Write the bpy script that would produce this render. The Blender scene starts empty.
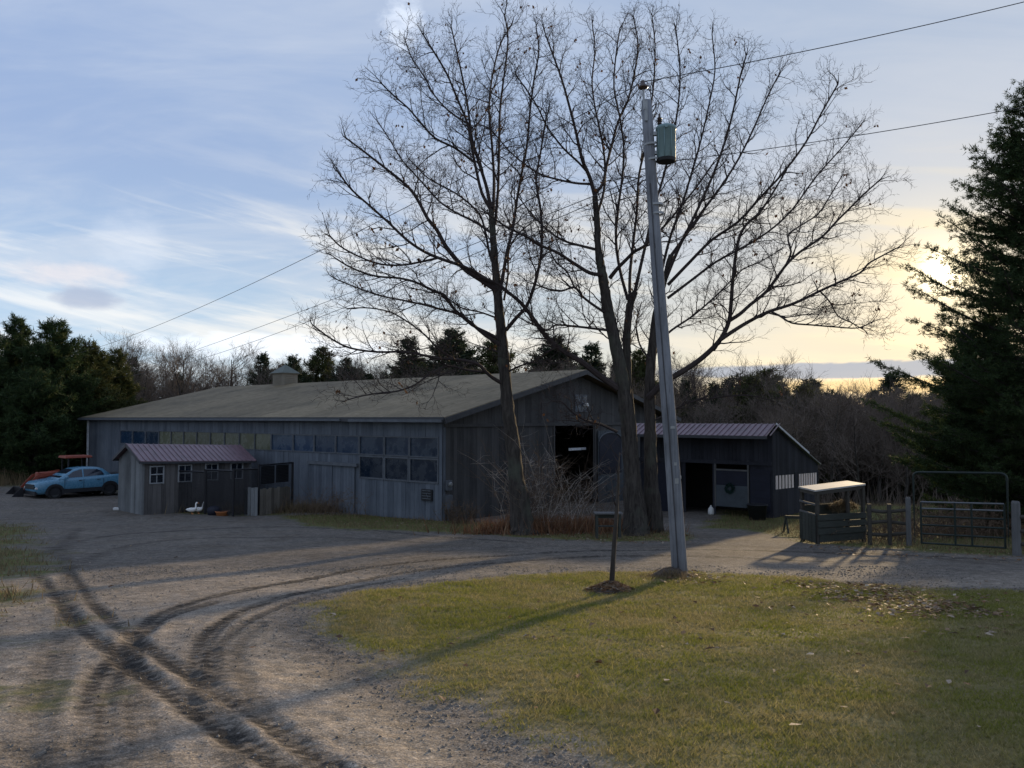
import bpy, math, random
import numpy as np
from mathutils import Vector, Matrix

R = math.radians
SC = bpy.context.scene
COL = SC.collection
rng = random.Random(7)
nr = np.random.default_rng(11)

# ------------------------------------------------------------------ camera
F, CX, CY = 769.0, 512.0, 384.0
EYE = 1.65
PITCH = math.atan(34 / F)
cam_d = bpy.data.cameras.new('camera')
cam = bpy.data.objects.new('camera', cam_d); COL.objects.link(cam)
cam_d.sensor_width = 36; cam_d.lens = 36 * F / 1024
cam_d.clip_start = .05; cam_d.clip_end = 6000
cam.location = (0, 0, EYE); cam.rotation_euler = (R(90) + PITCH, 0, 0)
SC.camera = cam

# ------------------------------------------------------------------ light and exposure
SUN_AZ, SUN_EL = R(29.4), R(9.4)          # to the right of straight ahead
SUN_DIR = Vector((math.sin(SUN_AZ) * math.cos(SUN_EL), math.cos(SUN_AZ) * math.cos(SUN_EL), math.sin(SUN_EL)))
SC.view_settings.view_transform = 'Standard'; SC.view_settings.look = 'None'
SC.view_settings.exposure = 0.12; SC.view_settings.gamma = 1.0
SC.view_settings.use_curve_mapping = False
sun_d = bpy.data.lights.new('sun', 'SUN'); sun_d.energy = 5.0; sun_d.angle = R(1.6); sun_d.color = (1.0, .74, .42)
sun = bpy.data.objects.new('sun', sun_d); COL.objects.link(sun)
sun.rotation_euler = SUN_DIR.to_track_quat('Z', 'Y').to_euler(); sun.location = (20, 30, 30)


class NT:
    """small helper to write node trees as expressions"""
    def __init__(s, tree): s.t = tree; s.l = tree.links
    def n(s, typ, **kw):
        o = s.t.nodes.new(typ)
        for k, v in kw.items(): setattr(o, k, v)
        return o
    def put(s, sock, v):
        if v is None: return
        if isinstance(v, bpy.types.NodeSocket): s.l.new(v, sock)
        else:
            if sock.type == 'RGBA' and hasattr(v, '__len__') and len(v) == 3: v = (*v, 1)
            sock.default_value = v
    def m(s, op, a, b=None, c=None, clamp=False):
        o = s.n('ShaderNodeMath', operation=op, use_clamp=clamp)
        s.put(o.inputs[0], a); s.put(o.inputs[1], b)
        if c is not None: s.put(o.inputs[2], c)
        return o.outputs[0]
    def v(s, op, a, b=None):
        o = s.n('ShaderNodeVectorMath', operation=op)
        s.put(o.inputs[0], a)
        if b is not None: s.put(o.inputs[1], b)
        return o.outputs['Value'] if op in ('DOT_PRODUCT', 'LENGTH') else o.outputs[0]
    def mix(s, f, a, b, blend='MIX'):
        o = s.n('ShaderNodeMix', data_type='RGBA', blend_type=blend)
        s.put(o.inputs[0], f); s.put(o.inputs[6], a); s.put(o.inputs[7], b)
        return o.outputs[2]
    def noise(s, vec, scale, detail=4, rough=.55, dist=0):
        o = s.n('ShaderNodeTexNoise'); s.put(o.inputs['Vector'], vec)
        o.inputs['Scale'].default_value = scale; o.inputs['Detail'].default_value = detail
        o.inputs['Roughness'].default_value = rough; o.inputs['Distortion'].default_value = dist
        return o.outputs[0]
    def voro(s, vec, scale, out=0):
        o = s.n('ShaderNodeTexVoronoi'); s.put(o.inputs['Vector'], vec); o.inputs['Scale'].default_value = scale
        return o.outputs[out]
    def rng(s, f, a, b, lo=0., hi=1., smooth=True):
        o = s.n('ShaderNodeMapRange', interpolation_type='SMOOTHSTEP' if smooth else 'LINEAR')
        s.put(o.inputs[0], f); o.inputs[1].default_value = a; o.inputs[2].default_value = b
        o.inputs[3].default_value = lo; o.inputs[4].default_value = hi
        return o.outputs[0]
    def ramp(s, f, stops):
        o = s.n('ShaderNodeValToRGB'); s.put(o.inputs[0], f)
        e = o.color_ramp.elements
        while len(e) < len(stops): e.new(.5)
        for i, (p, c) in enumerate(stops): e[i].position = p; e[i].color = (*c, 1)
        return o.outputs[0]
    def xyz(s, x=None, y=None, z=None):
        o = s.n('ShaderNodeCombineXYZ'); s.put(o.inputs[0], x); s.put(o.inputs[1], y); s.put(o.inputs[2], z)
        return o.outputs[0]
    def sep(s, v):
        o = s.n('ShaderNodeSeparateXYZ'); s.put(o.inputs[0], v); return o.outputs


world = bpy.data.worlds.new('World'); SC.world = world; world.use_nodes = True
wt = world.node_tree; wt.nodes.clear(); W = NT(wt)
sky = W.n('ShaderNodeTexSky', sky_type='NISHITA', sun_disc=False)
sky.sun_elevation = SUN_EL; sky.sun_rotation = SUN_AZ
sky.air_density = 1.0; sky.dust_density = .6; sky.ozone_density = 1.2
dvec = W.v('NORMALIZE', W.n('ShaderNodeTexCoord').outputs['Generated'])
dx, dy, dz = W.sep(dvec)
az = W.m('ARCTAN2', dx, dy); el = W.m('ARCSINE', dz)
ang = W.m('ARCCOSINE', W.m('MINIMUM', W.v('DOT_PRODUCT', dvec, tuple(SUN_DIR)), .99999))
# thin high cloud, laid on a flat layer overhead
den = W.m('ADD', W.m('MAXIMUM', dz, 0), .16)
flat = W.xyz(W.m('DIVIDE', dx, den), W.m('DIVIDE', dy, den), 0.0)
rot = W.n('ShaderNodeMapping'); W.put(rot.inputs[0], flat); rot.inputs['Rotation'].default_value = (0, 0, R(25)); rot.inputs['Scale'].default_value = (.55, 1.25, 1)
cl = W.noise(rot.outputs[0], .8, 6, .6, .5)
cl2 = W.noise(rot.outputs[0], 2.6, 6, .6, .8)
veil = W.rng(W.m('ADD', W.m('MULTIPLY', cl, .62), W.m('MULTIPLY', cl2, .38)), .38, .64)
near = W.m('POWER', W.m('MAXIMUM', W.m('SUBTRACT', 1, W.m('DIVIDE', ang, 1.25)), 0), 1.7)     # 1 towards the sun
low = W.m('SUBTRACT', 1, W.rng(el, 0.0, .33))
clear = W.mix(1.0, sky.outputs[0], (1.0, 1.0, 1.0), 'MULTIPLY')
cloud_far = W.mix(low, (4.1, 4.7, 5.8), (6.1, 6.5, 6.9))
cloud_near = W.mix(low, (4.6, 4.8, 5.2), (5.9, 5.2, 3.9))
cloud = W.mix(near, cloud_far, cloud_near)
blue = W.mix(near, W.mix(low, (2.6, 3.5, 5.5), (3.5, 5.2, 7.0)), W.mix(low, (2.8, 3.5, 4.5), (5.2, 4.2, 2.4)))
base = W.mix(.86, clear, blue)
col = W.mix(W.m('MULTIPLY', veil, .8), base, cloud)
# long low streaks
sv = W.xyz(W.m('MULTIPLY', az, 2.2), W.m('MULTIPLY', W.m('ADD', el, W.m('MULTIPLY', az, .16)), 17), 3.1)
st = W.noise(sv, 1.0, 6, .58, .4)
band = W.m('MULTIPLY', W.rng(el, .015, .09), W.m('SUBTRACT', 1, W.rng(el, .15, .36)))
stm = W.m('MULTIPLY', W.rng(st, .46, .63), band)
col = W.mix(W.m('MULTIPLY', stm, .8), col, W.mix(near, (7.3, 7.3, 7.2), (6.8, 5.8, 4.0)))


def blob(a0, e0, wa, we, k, lo, hi, seed):
    """soft cloud round one bearing; its edge is broken by noise"""
    qa = W.m('DIVIDE', W.m('SUBTRACT', az, a0), wa); qe = W.m('DIVIDE', W.m('SUBTRACT', el, e0), we)
    r = W.m('ADD', W.m('MULTIPLY', qa, qa), W.m('MULTIPLY', qe, qe))
    nz = W.noise(W.xyz(W.m('MULTIPLY', az, 26), W.m('MULTIPLY', el, 55), seed), 1., 5, .6, .3)
    g = W.m('ADD', W.m('SUBTRACT', 1, r), W.m('MULTIPLY', W.m('SUBTRACT', nz, .5), k))
    return W.rng(g, lo, hi)


P_AZ = lambda px: math.atan((px - CX) / F)
P_EL = lambda px, py: math.atan((418 - py) / math.hypot(F, px - CX))
col = W.mix(W.m('MULTIPLY', blob(P_AZ(125), P_EL(125, 245), .05, .05, 1.2, .0, 1.3, 1.), .3), col, (7.2, 7.4, 7.8))
col = W.mix(W.m('MULTIPLY', blob(P_AZ(70), P_EL(70, 274), .08, .018, 1.6, .0, 1.1, 2.), .6), col, (7.0, 6.4, 6.3))
col = W.mix(W.m('MULTIPLY', blob(P_AZ(85), P_EL(85, 298), .042, .016, 1.3, .0, .9, 5.), .8), col, (3.3, 3.8, 4.9))
col = W.mix(W.m('MULTIPLY', blob(P_AZ(270), P_EL(270, 348), .19, .022, 1.9, .1, .8, 8.), .75), col, (7.4, 7.9, 8.6))
col = W.mix(W.m('MULTIPLY', blob(P_AZ(400), P_EL(400, 10), .035, .05, 2.2, .2, 1.2, 11.), .6), col, (7.2, 7.8, 8.8))
# blue-grey cloud bank low under the sun, bright gap beneath it
col = W.mix(W.m('MULTIPLY', blob(P_AZ(890), P_EL(890, 369), .30, .0115, 1.2, .0, .5, 14.), .85), col, (2.9, 3.3, 4.1))
col = W.mix(W.m('MULTIPLY', blob(P_AZ(885), P_EL(885, 386), .26, .010, .8, .0, .8, 17.), .7), col, (8.0, 5.6, 2.6))
# the sun shining through the cloud
g1 = W.m('EXPONENT', W.m('MULTIPLY', W.m('POWER', W.m('DIVIDE', ang, .02), 2), -1))
g2 = W.m('EXPONENT', W.m('MULTIPLY', ang, -13))
g3 = W.m('EXPONENT', W.m('MULTIPLY', W.m('POWER', W.m('DIVIDE', ang, .05), 2), -1))
glow = W.v('ADD', W.mix(g1, (0, 0, 0), (12, 11, 8)), W.v('ADD', W.mix(g2, (0, 0, 0), (1.9, 1.3, .3)), W.mix(g3, (0, 0, 0), (1.7, 1.15, .28))))
col = W.v('ADD', col, glow)
bg = W.n('ShaderNodeBackground'); W.put(bg.inputs[0], col); bg.inputs[1].default_value = .13
wo = W.n('ShaderNodeOutputWorld'); wt.links.new(bg.outputs[0], wo.inputs[0])

# ------------------------------------------------------------------ helpers
_prof_y = np.array([-400, -60, -12, 0, 15, 23, 32, 45, 62, 110, 300, 900, 3000.])
_prof_z = np.array([9., 4.2, 1.1, 0, -1.45, -2.03, -2.65, -2.98, -3.3, -4.6, -7, -9, -12.])
_yy = np.linspace(-400, 3000, 13601)
_zz = np.interp(_yy, _prof_y, _prof_z)
_k = np.hanning(25); _k /= _k.sum()
_zz = np.convolve(np.pad(_zz, 12, mode='edge'), _k, 'valid')


def sst(a, b, x):
    t = np.clip((x - a) / (b - a), 0, 1); return t * t * (3 - 2 * t)


def H(x, y):
    """height of the land"""
    x = np.asarray(x, float); y = np.asarray(y, float)
    z = np.interp(y, _yy, _zz)
    z = z - 8.5 * sst(4, 26, x - .22 * (y - 40)) * sst(37, 85, y)
    z = z + .5 * sst(-22, -34, x) * sst(30, 50, y)
    z = z + .03 * np.sin(x * .9 + y * .35) * np.sin(y * .62 - x * .2) * sst(3, 8, y)
    return z


def h(x, y): return float(H(x, y))


_cp, _sp = math.cos(PITCH), math.sin(PITCH)


def P(px, py, d):
    """the point d metres ahead that the photograph shows at this pixel"""
    a = (px - CX) / F; b = (CY - py) / F
    dy_, dz_ = _cp - b * _sp, _sp + b * _cp
    return Vector((a / dy_ * d, d, EYE + dz_ / dy_ * d))


def G(px, py):
    """the point of the ground seen at this pixel"""
    lo, hi = 1.0, 400.
    for i in range(60):
        mid = (lo + hi) / 2; q = P(px, py, mid)
        if q.z > h(q.x, q.y): lo = mid
        else: hi = mid
    q = P(px, py, lo); return Vector((q.x, q.y, h(q.x, q.y)))


class MB:
    """collects geometry; build() links it as ONE mesh object"""
    def __init__(s): s.V = []; s.Q = []; s.T = []; s.n = 0; s.qm = []; s.tm = []
    def raw(s, v, q=None, t=None, mi=0):
        v = np.asarray(v, float).reshape(-1, 3)
        if q is not None and len(q):
            q = np.asarray(q, int).reshape(-1, 4); s.Q.append(q + s.n); s.qm.append(np.full(len(q), mi))
        if t is not None and len(t):
            t = np.asarray(t, int).reshape(-1, 3); s.T.append(t + s.n); s.tm.append(np.full(len(t), mi))
        s.V.append(v); s.n += len(v); return s
    def box(s, c, size, M=None, mi=0, taper=1.0):
        """box with centre c; M turns it about c; taper narrows its top"""
        x, y, z = (k / 2 for k in size)
        v = np.array([(-x, -y, -z), (x, -y, -z), (x, y, -z), (-x, y, -z), (-x * taper, -y * taper, z), (x * taper, -y * taper, z), (x * taper, y * taper, z), (-x * taper, y * taper, z)])
        if M is not None: v = v @ np.array(M.to_3x3()).T
        return s.raw(v + np.array(c), [(0, 3, 2, 1), (4, 5, 6, 7), (0, 1, 5, 4), (1, 2, 6, 5), (2, 3, 7, 6), (3, 0, 4, 7)], mi=mi)
    def beam(s, a, b, w, t, up=(0, 0, 1), mi=0):
        """rectangular bar from a to b, w across, t along up"""
        a, b = Vector(a), Vector(b); d = (b - a); L = d.length; d.normalize()
        up = Vector(up)
        if abs(d.dot(up)) > .98: up = Vector((1, 0, 0)) if abs(d.x) < .9 else Vector((0, 1, 0))
        sd = d.cross(up).normalized(); u2 = sd.cross(d)
        M = Matrix((sd, d, u2)).transposed()
        return s.box((a + b) / 2, (w, L, t), M, mi)
    def tube(s, pts, rad, n=6, cap=True, mi=0, jit=0.):
        p = np.asarray([tuple(q) for q in pts], float); k = len(p)
        r = np.broadcast_to(np.asarray(rad, float), (k,))
        d = np.gradient(p, axis=0); d /= np.linalg.norm(d, axis=1)[:, None] + 1e-12
        m = d.mean(0); ref = np.eye(3)[np.argmin(np.abs(m))]
        a = np.cross(d, ref); a /= np.linalg.norm(a, axis=1)[:, None] + 1e-12; b = np.cross(d, a)
        th = np.arange(n) * 2 * math.pi / n
        rj = r[:, None, None] * (1 + jit * nr.normal(0, 1, (k, n, 1))) if jit else r[:, None, None]
        v = (p[:, None] + rj * (a[:, None] * np.cos(th)[None, :, None] + b[:, None] * np.sin(th)[None, :, None])).reshape(-1, 3)
        i = np.arange(k - 1)[:, None] * n; j = np.arange(n)[None]; j2 = (j + 1) % n
        q = np.stack([i + j, i + j2, i + n + j2, i + n + j], -1).reshape(-1, 4)[:, ::-1]
        t = []
        if cap and n > 3:
            v = np.vstack([v, p[0], p[-1]]); c0, c1 = k * n, k * n + 1; e = (k - 1) * n
            t = [(c0, x, (x + 1) % n) for x in range(n)] + [(c1, e + (x + 1) % n, e + x) for x in range(n)]
        return s.raw(v, q, t, mi)
    def lathe(s, base, prof, n=16, axis=(0, 0, 1), mi=0):
        """prof: (radius, height) pairs turned about axis through base"""
        ax = Vector(axis).normalized(); base = Vector(base)
        return s.tube([base + ax * z + Vector((1e-5 * i, 0, 0)) * 0 for i, (r, z) in enumerate(prof)], [r for r, z in prof], n, True, mi) if all(prof[i][1] < prof[i + 1][1] for i in range(len(prof) - 1)) else s._lathe(base, prof, n, ax, mi)
    def _lathe(s, base, prof, n, ax, mi):
        ref = Vector((1, 0, 0)) if abs(ax.x) < .9 else Vector((0, 1, 0))
        a = ax.cross(ref).normalized(); b = ax.cross(a); v = []
        for r, z in prof:
            for i in range(n):
                th = 2 * math.pi * i / n
                v.append(base + ax * z + (a * math.cos(th) + b * math.sin(th)) * r)
        q = [(k * n + i, k * n + (i + 1) % n, (k + 1) * n + (i + 1) % n, (k + 1) * n + i) for k in range(len(prof) - 1) for i in range(n)]
        return s.raw([tuple(x) for x in v], q, mi=mi)
    def prism(s, poly, vec, mi=0):
        """closed prism: planar outline (3-D points, any number) pushed by vec"""
        n = len(poly); v = [tuple(p) for p in poly] + [tuple(Vector(p) + Vector(vec)) for p in poly]
        q = [(i, (i + 1) % n, n + (i + 1) % n, n + i) for i in range(n)]
        from mathutils.geometry import tessellate_polygon
        tt = tessellate_polygon([[Vector(p) for p in poly]])
        t = [tuple(x) for x in tt] + [(c + n, b + n, a + n) for a, b, c in tt]
        return s.raw(v, q, t, mi)
    def build(s, name, mats, parent=None, smooth=False):
        V = np.vstack(s.V) if s.V else np.zeros((0, 3))
        if parent is not None:
            p = parent; off = np.zeros(3)
            while p is not None: off += np.array(p.location); p = p.parent
            V = V - off
        Q = np.vstack(s.Q) if s.Q else np.zeros((0, 4), int); T = np.vstack(s.T) if s.T else np.zeros((0, 3), int)
        me = bpy.data.meshes.new(name)
        me.vertices.add(len(V)); me.vertices.foreach_set('co', V.astype(np.float32).ravel())
        me.loops.add(Q.size + T.size); me.loops.foreach_set('vertex_index', np.concatenate([Q.ravel(), T.ravel()]).astype(np.int32))
        me.polygons.add(len(Q) + len(T))
        st_ = np.concatenate([np.arange(len(Q)) * 4, len(Q) * 4 + np.arange(len(T)) * 3]).astype(np.int32)
        me.polygons.foreach_set('loop_start', st_)
        mi = np.concatenate(s.qm + s.tm) if (s.qm or s.tm) else np.zeros(0)
        for m_ in (mats if isinstance(mats, (list, tuple)) else [mats]): me.materials.append(m_)
        me.polygons.foreach_set('material_index', mi.astype(np.int32))
        me.update(calc_edges=True)
        me.polygons.foreach_set('use_smooth', np.full(len(me.polygons), smooth))
        o = bpy.data.objects.new(name, me); COL.objects.link(o)
        if parent is not None: o.parent = parent
        return o


def bevel(o, w=.02, seg=2):
    m = o.modifiers.new('bevel', 'BEVEL'); m.width = w; m.segments = seg; m.limit_method = 'ANGLE'; m.angle_limit = R(35)
    return o


def tag(o, label, cat, group=None, kind=None):
    o['label'] = label; o['category'] = cat
    if group: o['group'] = group
    if kind: o['kind'] = kind
    return o


def thing(name, loc, label, cat, group=None):
    o = bpy.data.objects.new(name, None); COL.objects.link(o); o.location = loc; o.empty_display_size = .2
    return tag(o, label, cat, group)


def dup(o, parent=None):
    c = o.copy(); COL.objects.link(c); c.parent = parent
    for ch in list(o.children): dup(ch, c)
    return c


def material(name, fn, disp=None):
    m = bpy.data.materials.new(name); m.use_nodes = True
    t = m.node_tree; t.nodes.clear(); N = NT(t)
    out = N.n('ShaderNodeOutputMaterial'); b = N.n('ShaderNodeBsdfPrincipled')
    t.links.new(b.outputs[0], out.inputs[0])
    r = fn(N)
    N.put(b.inputs['Base Color'], r.get('col')); N.put(b.inputs['Roughness'], r.get('rough', .8))
    N.put(b.inputs['Metallic'], r.get('metal', 0.)); N.put(b.inputs['Specular IOR Level'], r.get('spec', .3))
    if 'alpha' in r: N.put(b.inputs['Alpha'], r['alpha'])
    if 'bump' in r:
        bp = N.n('ShaderNodeBump'); N.put(bp.inputs['Height'], r['bump']); bp.inputs['Strength'].default_value = r.get('bs', .5)
        bp.inputs['Distance'].default_value = r.get('bd', .02); t.links.new(bp.outputs[0], b.inputs['Normal'])
    if r.get('trans'):
        tr = N.n('ShaderNodeBsdfTranslucent'); N.put(tr.inputs[0], r['col']); mx = N.n('ShaderNodeMixShader'); mx.inputs[0].default_value = r['trans']
        t.links.new(b.outputs[0], mx.inputs[1]); t.links.new(tr.outputs[0], mx.inputs[2]); t.links.new(mx.outputs[0], out.inputs[0])
    return m


def island(N): return N.n('ShaderNodeNewGeometry').outputs['Random Per Island']
def objc(N): return N.n('ShaderNodeTexCoord').outputs['Object']


def scaled(N, v, s):
    o = N.n('ShaderNodeMapping'); N.put(o.inputs[0], v); o.inputs['Scale'].default_value = s; return o.outputs[0]


def wood(name, dark, light, axis='z', tint=.5, moss=None, rough=.85):
    def fn(N):
        c = objc(N); s = {'z': (9, 9, .55), 'x': (.55, 9, 9), 'h': (1.2, 1.2, 14)}[axis]
        g = N.noise(scaled(N, c, s), 2.2, 6, .65, .3); st_ = N.noise(c, .55, 4, .6)
        r_ = island(N)
        f = N.m('ADD', N.m('MULTIPLY', g, .55), N.m('ADD', N.m('MULTIPLY', r_, tint * .7), N.m('MULTIPLY', N.m('SUBTRACT', st_, .5), .7)), clamp=True)
        colr = N.ramp(f, [(.12, dark), (.85, light)])
        k = N.noise(scaled(N, c, tuple(x * 3 for x in s)), 3, 3, .6)
        colr = N.mix(N.rng(k, .62, .75), colr, tuple(x * .45 for x in dark))
        if moss: colr = N.mix(N.rng(N.noise(c, 1.1, 5, .65), .52, .72), colr, moss)
        return dict(col=colr, rough=rough, bump=g, bs=.5, bd=.01, spec=.15)
    return material(name, fn)


def plain(name, colr, rough=.6, var=.25, scale=3., metal=0., spec=.3, bump=0., dirt=None, ds=(.5, .72)):
    def fn(N):
        c = objc(N); n1 = N.noise(c, scale, 5, .6); n2 = N.noise(c, scale * 9, 4, .6)
        f = N.m('ADD', N.m('MULTIPLY', n1, .65), N.m('MULTIPLY', n2, .35))
        k = N.ramp(f, [(.3, tuple(x * (1 - var) for x in colr)), (.7, tuple(min(1, x * (1 + var)) for x in colr))])
        if dirt: k = N.mix(N.rng(N.noise(c, scale * .7, 6, .7), *ds), k, dirt)
        r = dict(col=k, rough=N.rng(n2, .3, .7, max(.05, rough - .1), min(1, rough + .12), False), metal=metal, spec=spec)
        if bump: r['bump'] = f; r['bs'] = bump
        return r
    return material(name, fn)


# ------------------------------------------------------------------ materials
M = {}
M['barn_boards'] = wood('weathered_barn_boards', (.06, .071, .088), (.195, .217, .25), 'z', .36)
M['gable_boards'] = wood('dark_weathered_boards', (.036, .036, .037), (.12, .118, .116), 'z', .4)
M['shed_boards'] = wood('grey_shed_boards', (.055, .058, .06), (.23, .24, .245), 'z', .6)
M['brown_boards'] = wood('brown_boards', (.045, .043, .043), (.17, .16, .155), 'z', .45)
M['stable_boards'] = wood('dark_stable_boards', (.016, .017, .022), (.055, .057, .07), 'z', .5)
M['rail_wood'] = wood('old_rail_wood', (.024, .022, .019), (.09, .082, .07), 'h', .5)
M['dark_rail'] = wood('dark_green_rail_wood', (.02, .023, .02), (.075, .08, .07), 'h', .5)
M['post_wood'] = wood('grey_post_wood', (.06, .06, .06), (.22, .22, .22), 'z', .3)
M['pole_wood'] = wood('utility_pole_wood', (.08, .085, .095), (.42, .44, .48), 'z', .1)
M['trim'] = plain('grey_trim', (.1, .11, .125), .7, .3, 4)
M['white_trim'] = plain('white_trim', (.62, .64, .66), .6, .15, 4, dirt=(.3, .3, .28))
M['dull_trim'] = plain('dull_white_trim', (.26, .27, .28), .7, .2, 4)
M['fence_boards'] = wood('fence_boards', (.055, .05, .043), (.22, .2, .17), 'z', .7)
M['fascia'] = plain('fascia', (.05, .052, .058), .6, .3, 4)
M['barn_roof'] = material('barn_roof_sheet', lambda N: (lambda c: dict(
    col=N.mix(N.rng(N.noise(c, .35, 6, .65), .45, .75), N.ramp(N.noise(scaled(N, c, (2.4, 2.4, 2.4)), 1.2, 6, .7), [(.3, (.135, .108, .066)), (.7, (.24, .194, .13))]), (.09, .076, .052)),
    rough=.8, spec=.15, bump=N.noise(c, 12, 4, .6), bs=.25, bd=.01))(objc(N)))
# tone differs a little from sheet to sheet
_n = NT(M['barn_roof'].node_tree); _b = [o for o in _n.t.nodes if o.type == 'BSDF_PRINCIPLED'][0]; _s = _b.inputs[0].links[0].from_socket
_n.put(_b.inputs[0], _n.mix(1., _s, _n.ramp(island(_n), [(0, (.82, .81, .79)), (1, (1.14, 1.12, 1.08))]), 'MULTIPLY'))
M['red_roof'] = plain('purple_red_metal_roof', (.16, .102, .118), .42, .24, 2.5, spec=.45, dirt=(.1, .072, .078))
M['glass_blue'] = material('blue_plastic_pane', lambda N: (lambda c_, k: dict(col=N.mix(1., N.mix(N.noise(c_, .6, 4, .6), (.011, .026, .052), (.021, .045, .085)), k, 'MULTIPLY'), rough=N.rng(N.noise(c_, 2.2, 4, .6), .35, .7, .12, .45), spec=.45, bump=N.noise(c_, 1.1, 2, .5), bs=.12, bd=.03))(objc(N), N.ramp(N.n('ShaderNodeObjectInfo').outputs['Random'], [(0, (.5, .5, .5)), (1, (1.25, 1.25, 1.25))])))
M['glass_dark'] = material('dark_pane', lambda N: (lambda c_, k: dict(col=N.mix(1., N.mix(N.noise(c_, .6, 4, .6), (.006, .012, .024), (.012, .023, .042)), k, 'MULTIPLY'), rough=N.rng(N.noise(c_, 2.2, 4, .6), .35, .7, .12, .45), spec=.45, bump=N.noise(c_, 1.1, 2, .5), bs=.12, bd=.03))(objc(N), N.ramp(N.n('ShaderNodeObjectInfo').outputs['Random'], [(0, (.5, .5, .5)), (1, (1.25, 1.25, 1.25))])))
M['panel_green'] = material('olive_translucent_panel', lambda N: (lambda c_, k: dict(col=N.mix(1., N.mix(N.noise(c_, .6, 4, .6), (0.0713, 0.075, 0.0495), (0.1235, 0.13, 0.0858)), k, 'MULTIPLY'), rough=N.rng(N.noise(c_, 2.2, 4, .6), .35, .7, .12, .45), spec=.45, bump=N.noise(c_, 1.1, 2, .5), bs=.12, bd=.03))(objc(N), N.ramp(N.n('ShaderNodeObjectInfo').outputs['Random'], [(0, (.5, .5, .5)), (1, (1.25, 1.25, 1.25))])))
M['black_metal'] = plain('black_metal', (.014, .014, .017), .5, .3, 5)
M['dark_cloth'] = plain('dark_shade_cloth', (.02, .022, .028), .9, .3, 3)
M['galv'] = plain('galvanised_metal', (.27, .28, .28), .45, .25, 6, metal=.5, spec=.5)
M['gate_green'] = plain('dark_green_gate_paint', (.012, .02, .017), .5, .3, 6)
M['dark_inside'] = plain('dark_inside', (.025, .023, .022), .9, .3, 2)
M['can'] = plain('transformer_paint', (.17, .26, .27), .45, .12, 3, spec=.5, dirt=(.12, .17, .17))
M['porcelain'] = plain('brown_porcelain', (.05, .03, .022), .25, .2, 5, spec=.6)
M['cable'] = plain('weathered_cable', (.05, .05, .055), .6, .2, 5)
M['bark'] = material('tree_bark', lambda N: (lambda c: (lambda g: dict(
    col=N.mix(N.rng(N.noise(c, .9, 4, .6), .5, .75), N.ramp(g, [(.3, (.022, .019, .017)), (.72, (.085, .075, .066))]), (.075, .08, .062)),
    rough=.95, spec=.1, bump=g, bs=.9, bd=.04))(N.noise(scaled(N, c, (7, 7, 1.1)), 1.6, 6, .65, .4)))(objc(N)))
M['twig'] = plain('twig_bark', (.05, .04, .038), .9, .3, 2, spec=.1)
M['pale_twig'] = plain('pale_bramble_stem', (.34, .3, .26), .8, .35, 3, spec=.15)
M['brown_twig'] = plain('brown_brush_stem', (.12, .085, .06), .9, .35, 2, spec=.1)
M['grey_twig'] = plain('woodland_twig', (.125, .1, .082), .9, .35, .5, spec=.1)


def leafmat(name, cols, trans=.25):
    def fn(N):
        r_ = island(N); n = len(cols)
        return dict(col=N.ramp(r_, [(i / max(1, n - 1), c) for i, c in enumerate(cols)]), rough=.7, spec=.15, trans=trans)
    return material(name, fn)


M['dead_leaf'] = leafmat('dead_leaf', [(.07, .035, .018), (.13, .07, .035), (.05, .03, .02)], .25)
M['litter'] = leafmat('leaf_litter', [(.07, .04, .022), (.17, .085, .04), (.26, .18, .11), (.09, .055, .035), (.38, .31, .24)], .1)
M['needle'] = leafmat('pine_needles', [(.018, .034, .014), (.04, .065, .022), (.028, .05, .02), (.065, .085, .03)], .25)
M['needle_far'] = leafmat('far_pine_needles', [(.018, .03, .018), (.03, .045, .024), (.045, .058, .026)], .2)
M['needle_olive'] = leafmat('olive_pine_needles', [(.03, .042, .014), (.065, .075, .024), (.045, .055, .02), (.085, .09, .03)], .25)
def lawn_fn(N):
    r_ = island(N); c = N.n('ShaderNodeNewGeometry').outputs['Position']; f = N.m('ADD', N.m('MULTIPLY', N.noise(c, .55, 5, .65), .6), N.m('MULTIPLY', N.noise(c, 3.5, 4, .6), .4))
    green = N.ramp(r_, [(0, (.105, .125, .022)), (.35, (.2, .21, .04)), (.7, (.15, .17, .032)), (1, (.3, .27, .08))])
    straw = N.ramp(r_, [(0, (.2, .175, .075)), (.4, (.33, .275, .135)), (.7, (.15, .14, .05)), (1, (.42, .35, .2))])
    return dict(col=N.mix(N.rng(f, .41, .6), green, straw), rough=.75, spec=.12, trans=.45)


M['grass'] = material('lawn_blades', lawn_fn)
M['dry_grass'] = leafmat('dry_weeds', [(.15, .11, .06), (.24, .18, .1), (.1, .075, .045), (.19, .15, .09)], .25)
M['red_weeds'] = leafmat('russet_weeds', [(.14, .06, .03), (.22, .11, .055), (.09, .05, .035), (.26, .17, .1)], .2)
M['stone'] = leafmat('gravel_stones', [(.06, .054, .048), (.13, .117, .102), (.2, .18, .16), (.09, .078, .066)], 0)
M['tyre'] = plain('tyre_rubber', (.02, .02, .021), .85, .3, 6)
M['car_paint'] = plain('blue_car_paint', (.075, .2, .3), .28, .04, 1, spec=.6)
M['cladding'] = plain('black_plastic', (.02, .021, .024), .6, .2, 4)
M['car_glass'] = plain('dark_car_glass', (.012, .018, .03), .08, .1, 1, spec=.7)
M['lamp_glass'] = plain('headlamp_glass', (.5, .52, .55), .15, .1, 3, spec=.7)
M['rim'] = plain('wheel_rim', (.12, .125, .13), .35, .2, 4, metal=.6)
M['tractor_red'] = plain('orange_red_paint', (.21, .042, .022), .5, .25, 2, spec=.35)
M['white_roof'] = plain('pale_roof_panel', (.42, .4, .37), .6, .18, 2.5, dirt=(.26, .25, .22), ds=(.48, .7))
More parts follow.
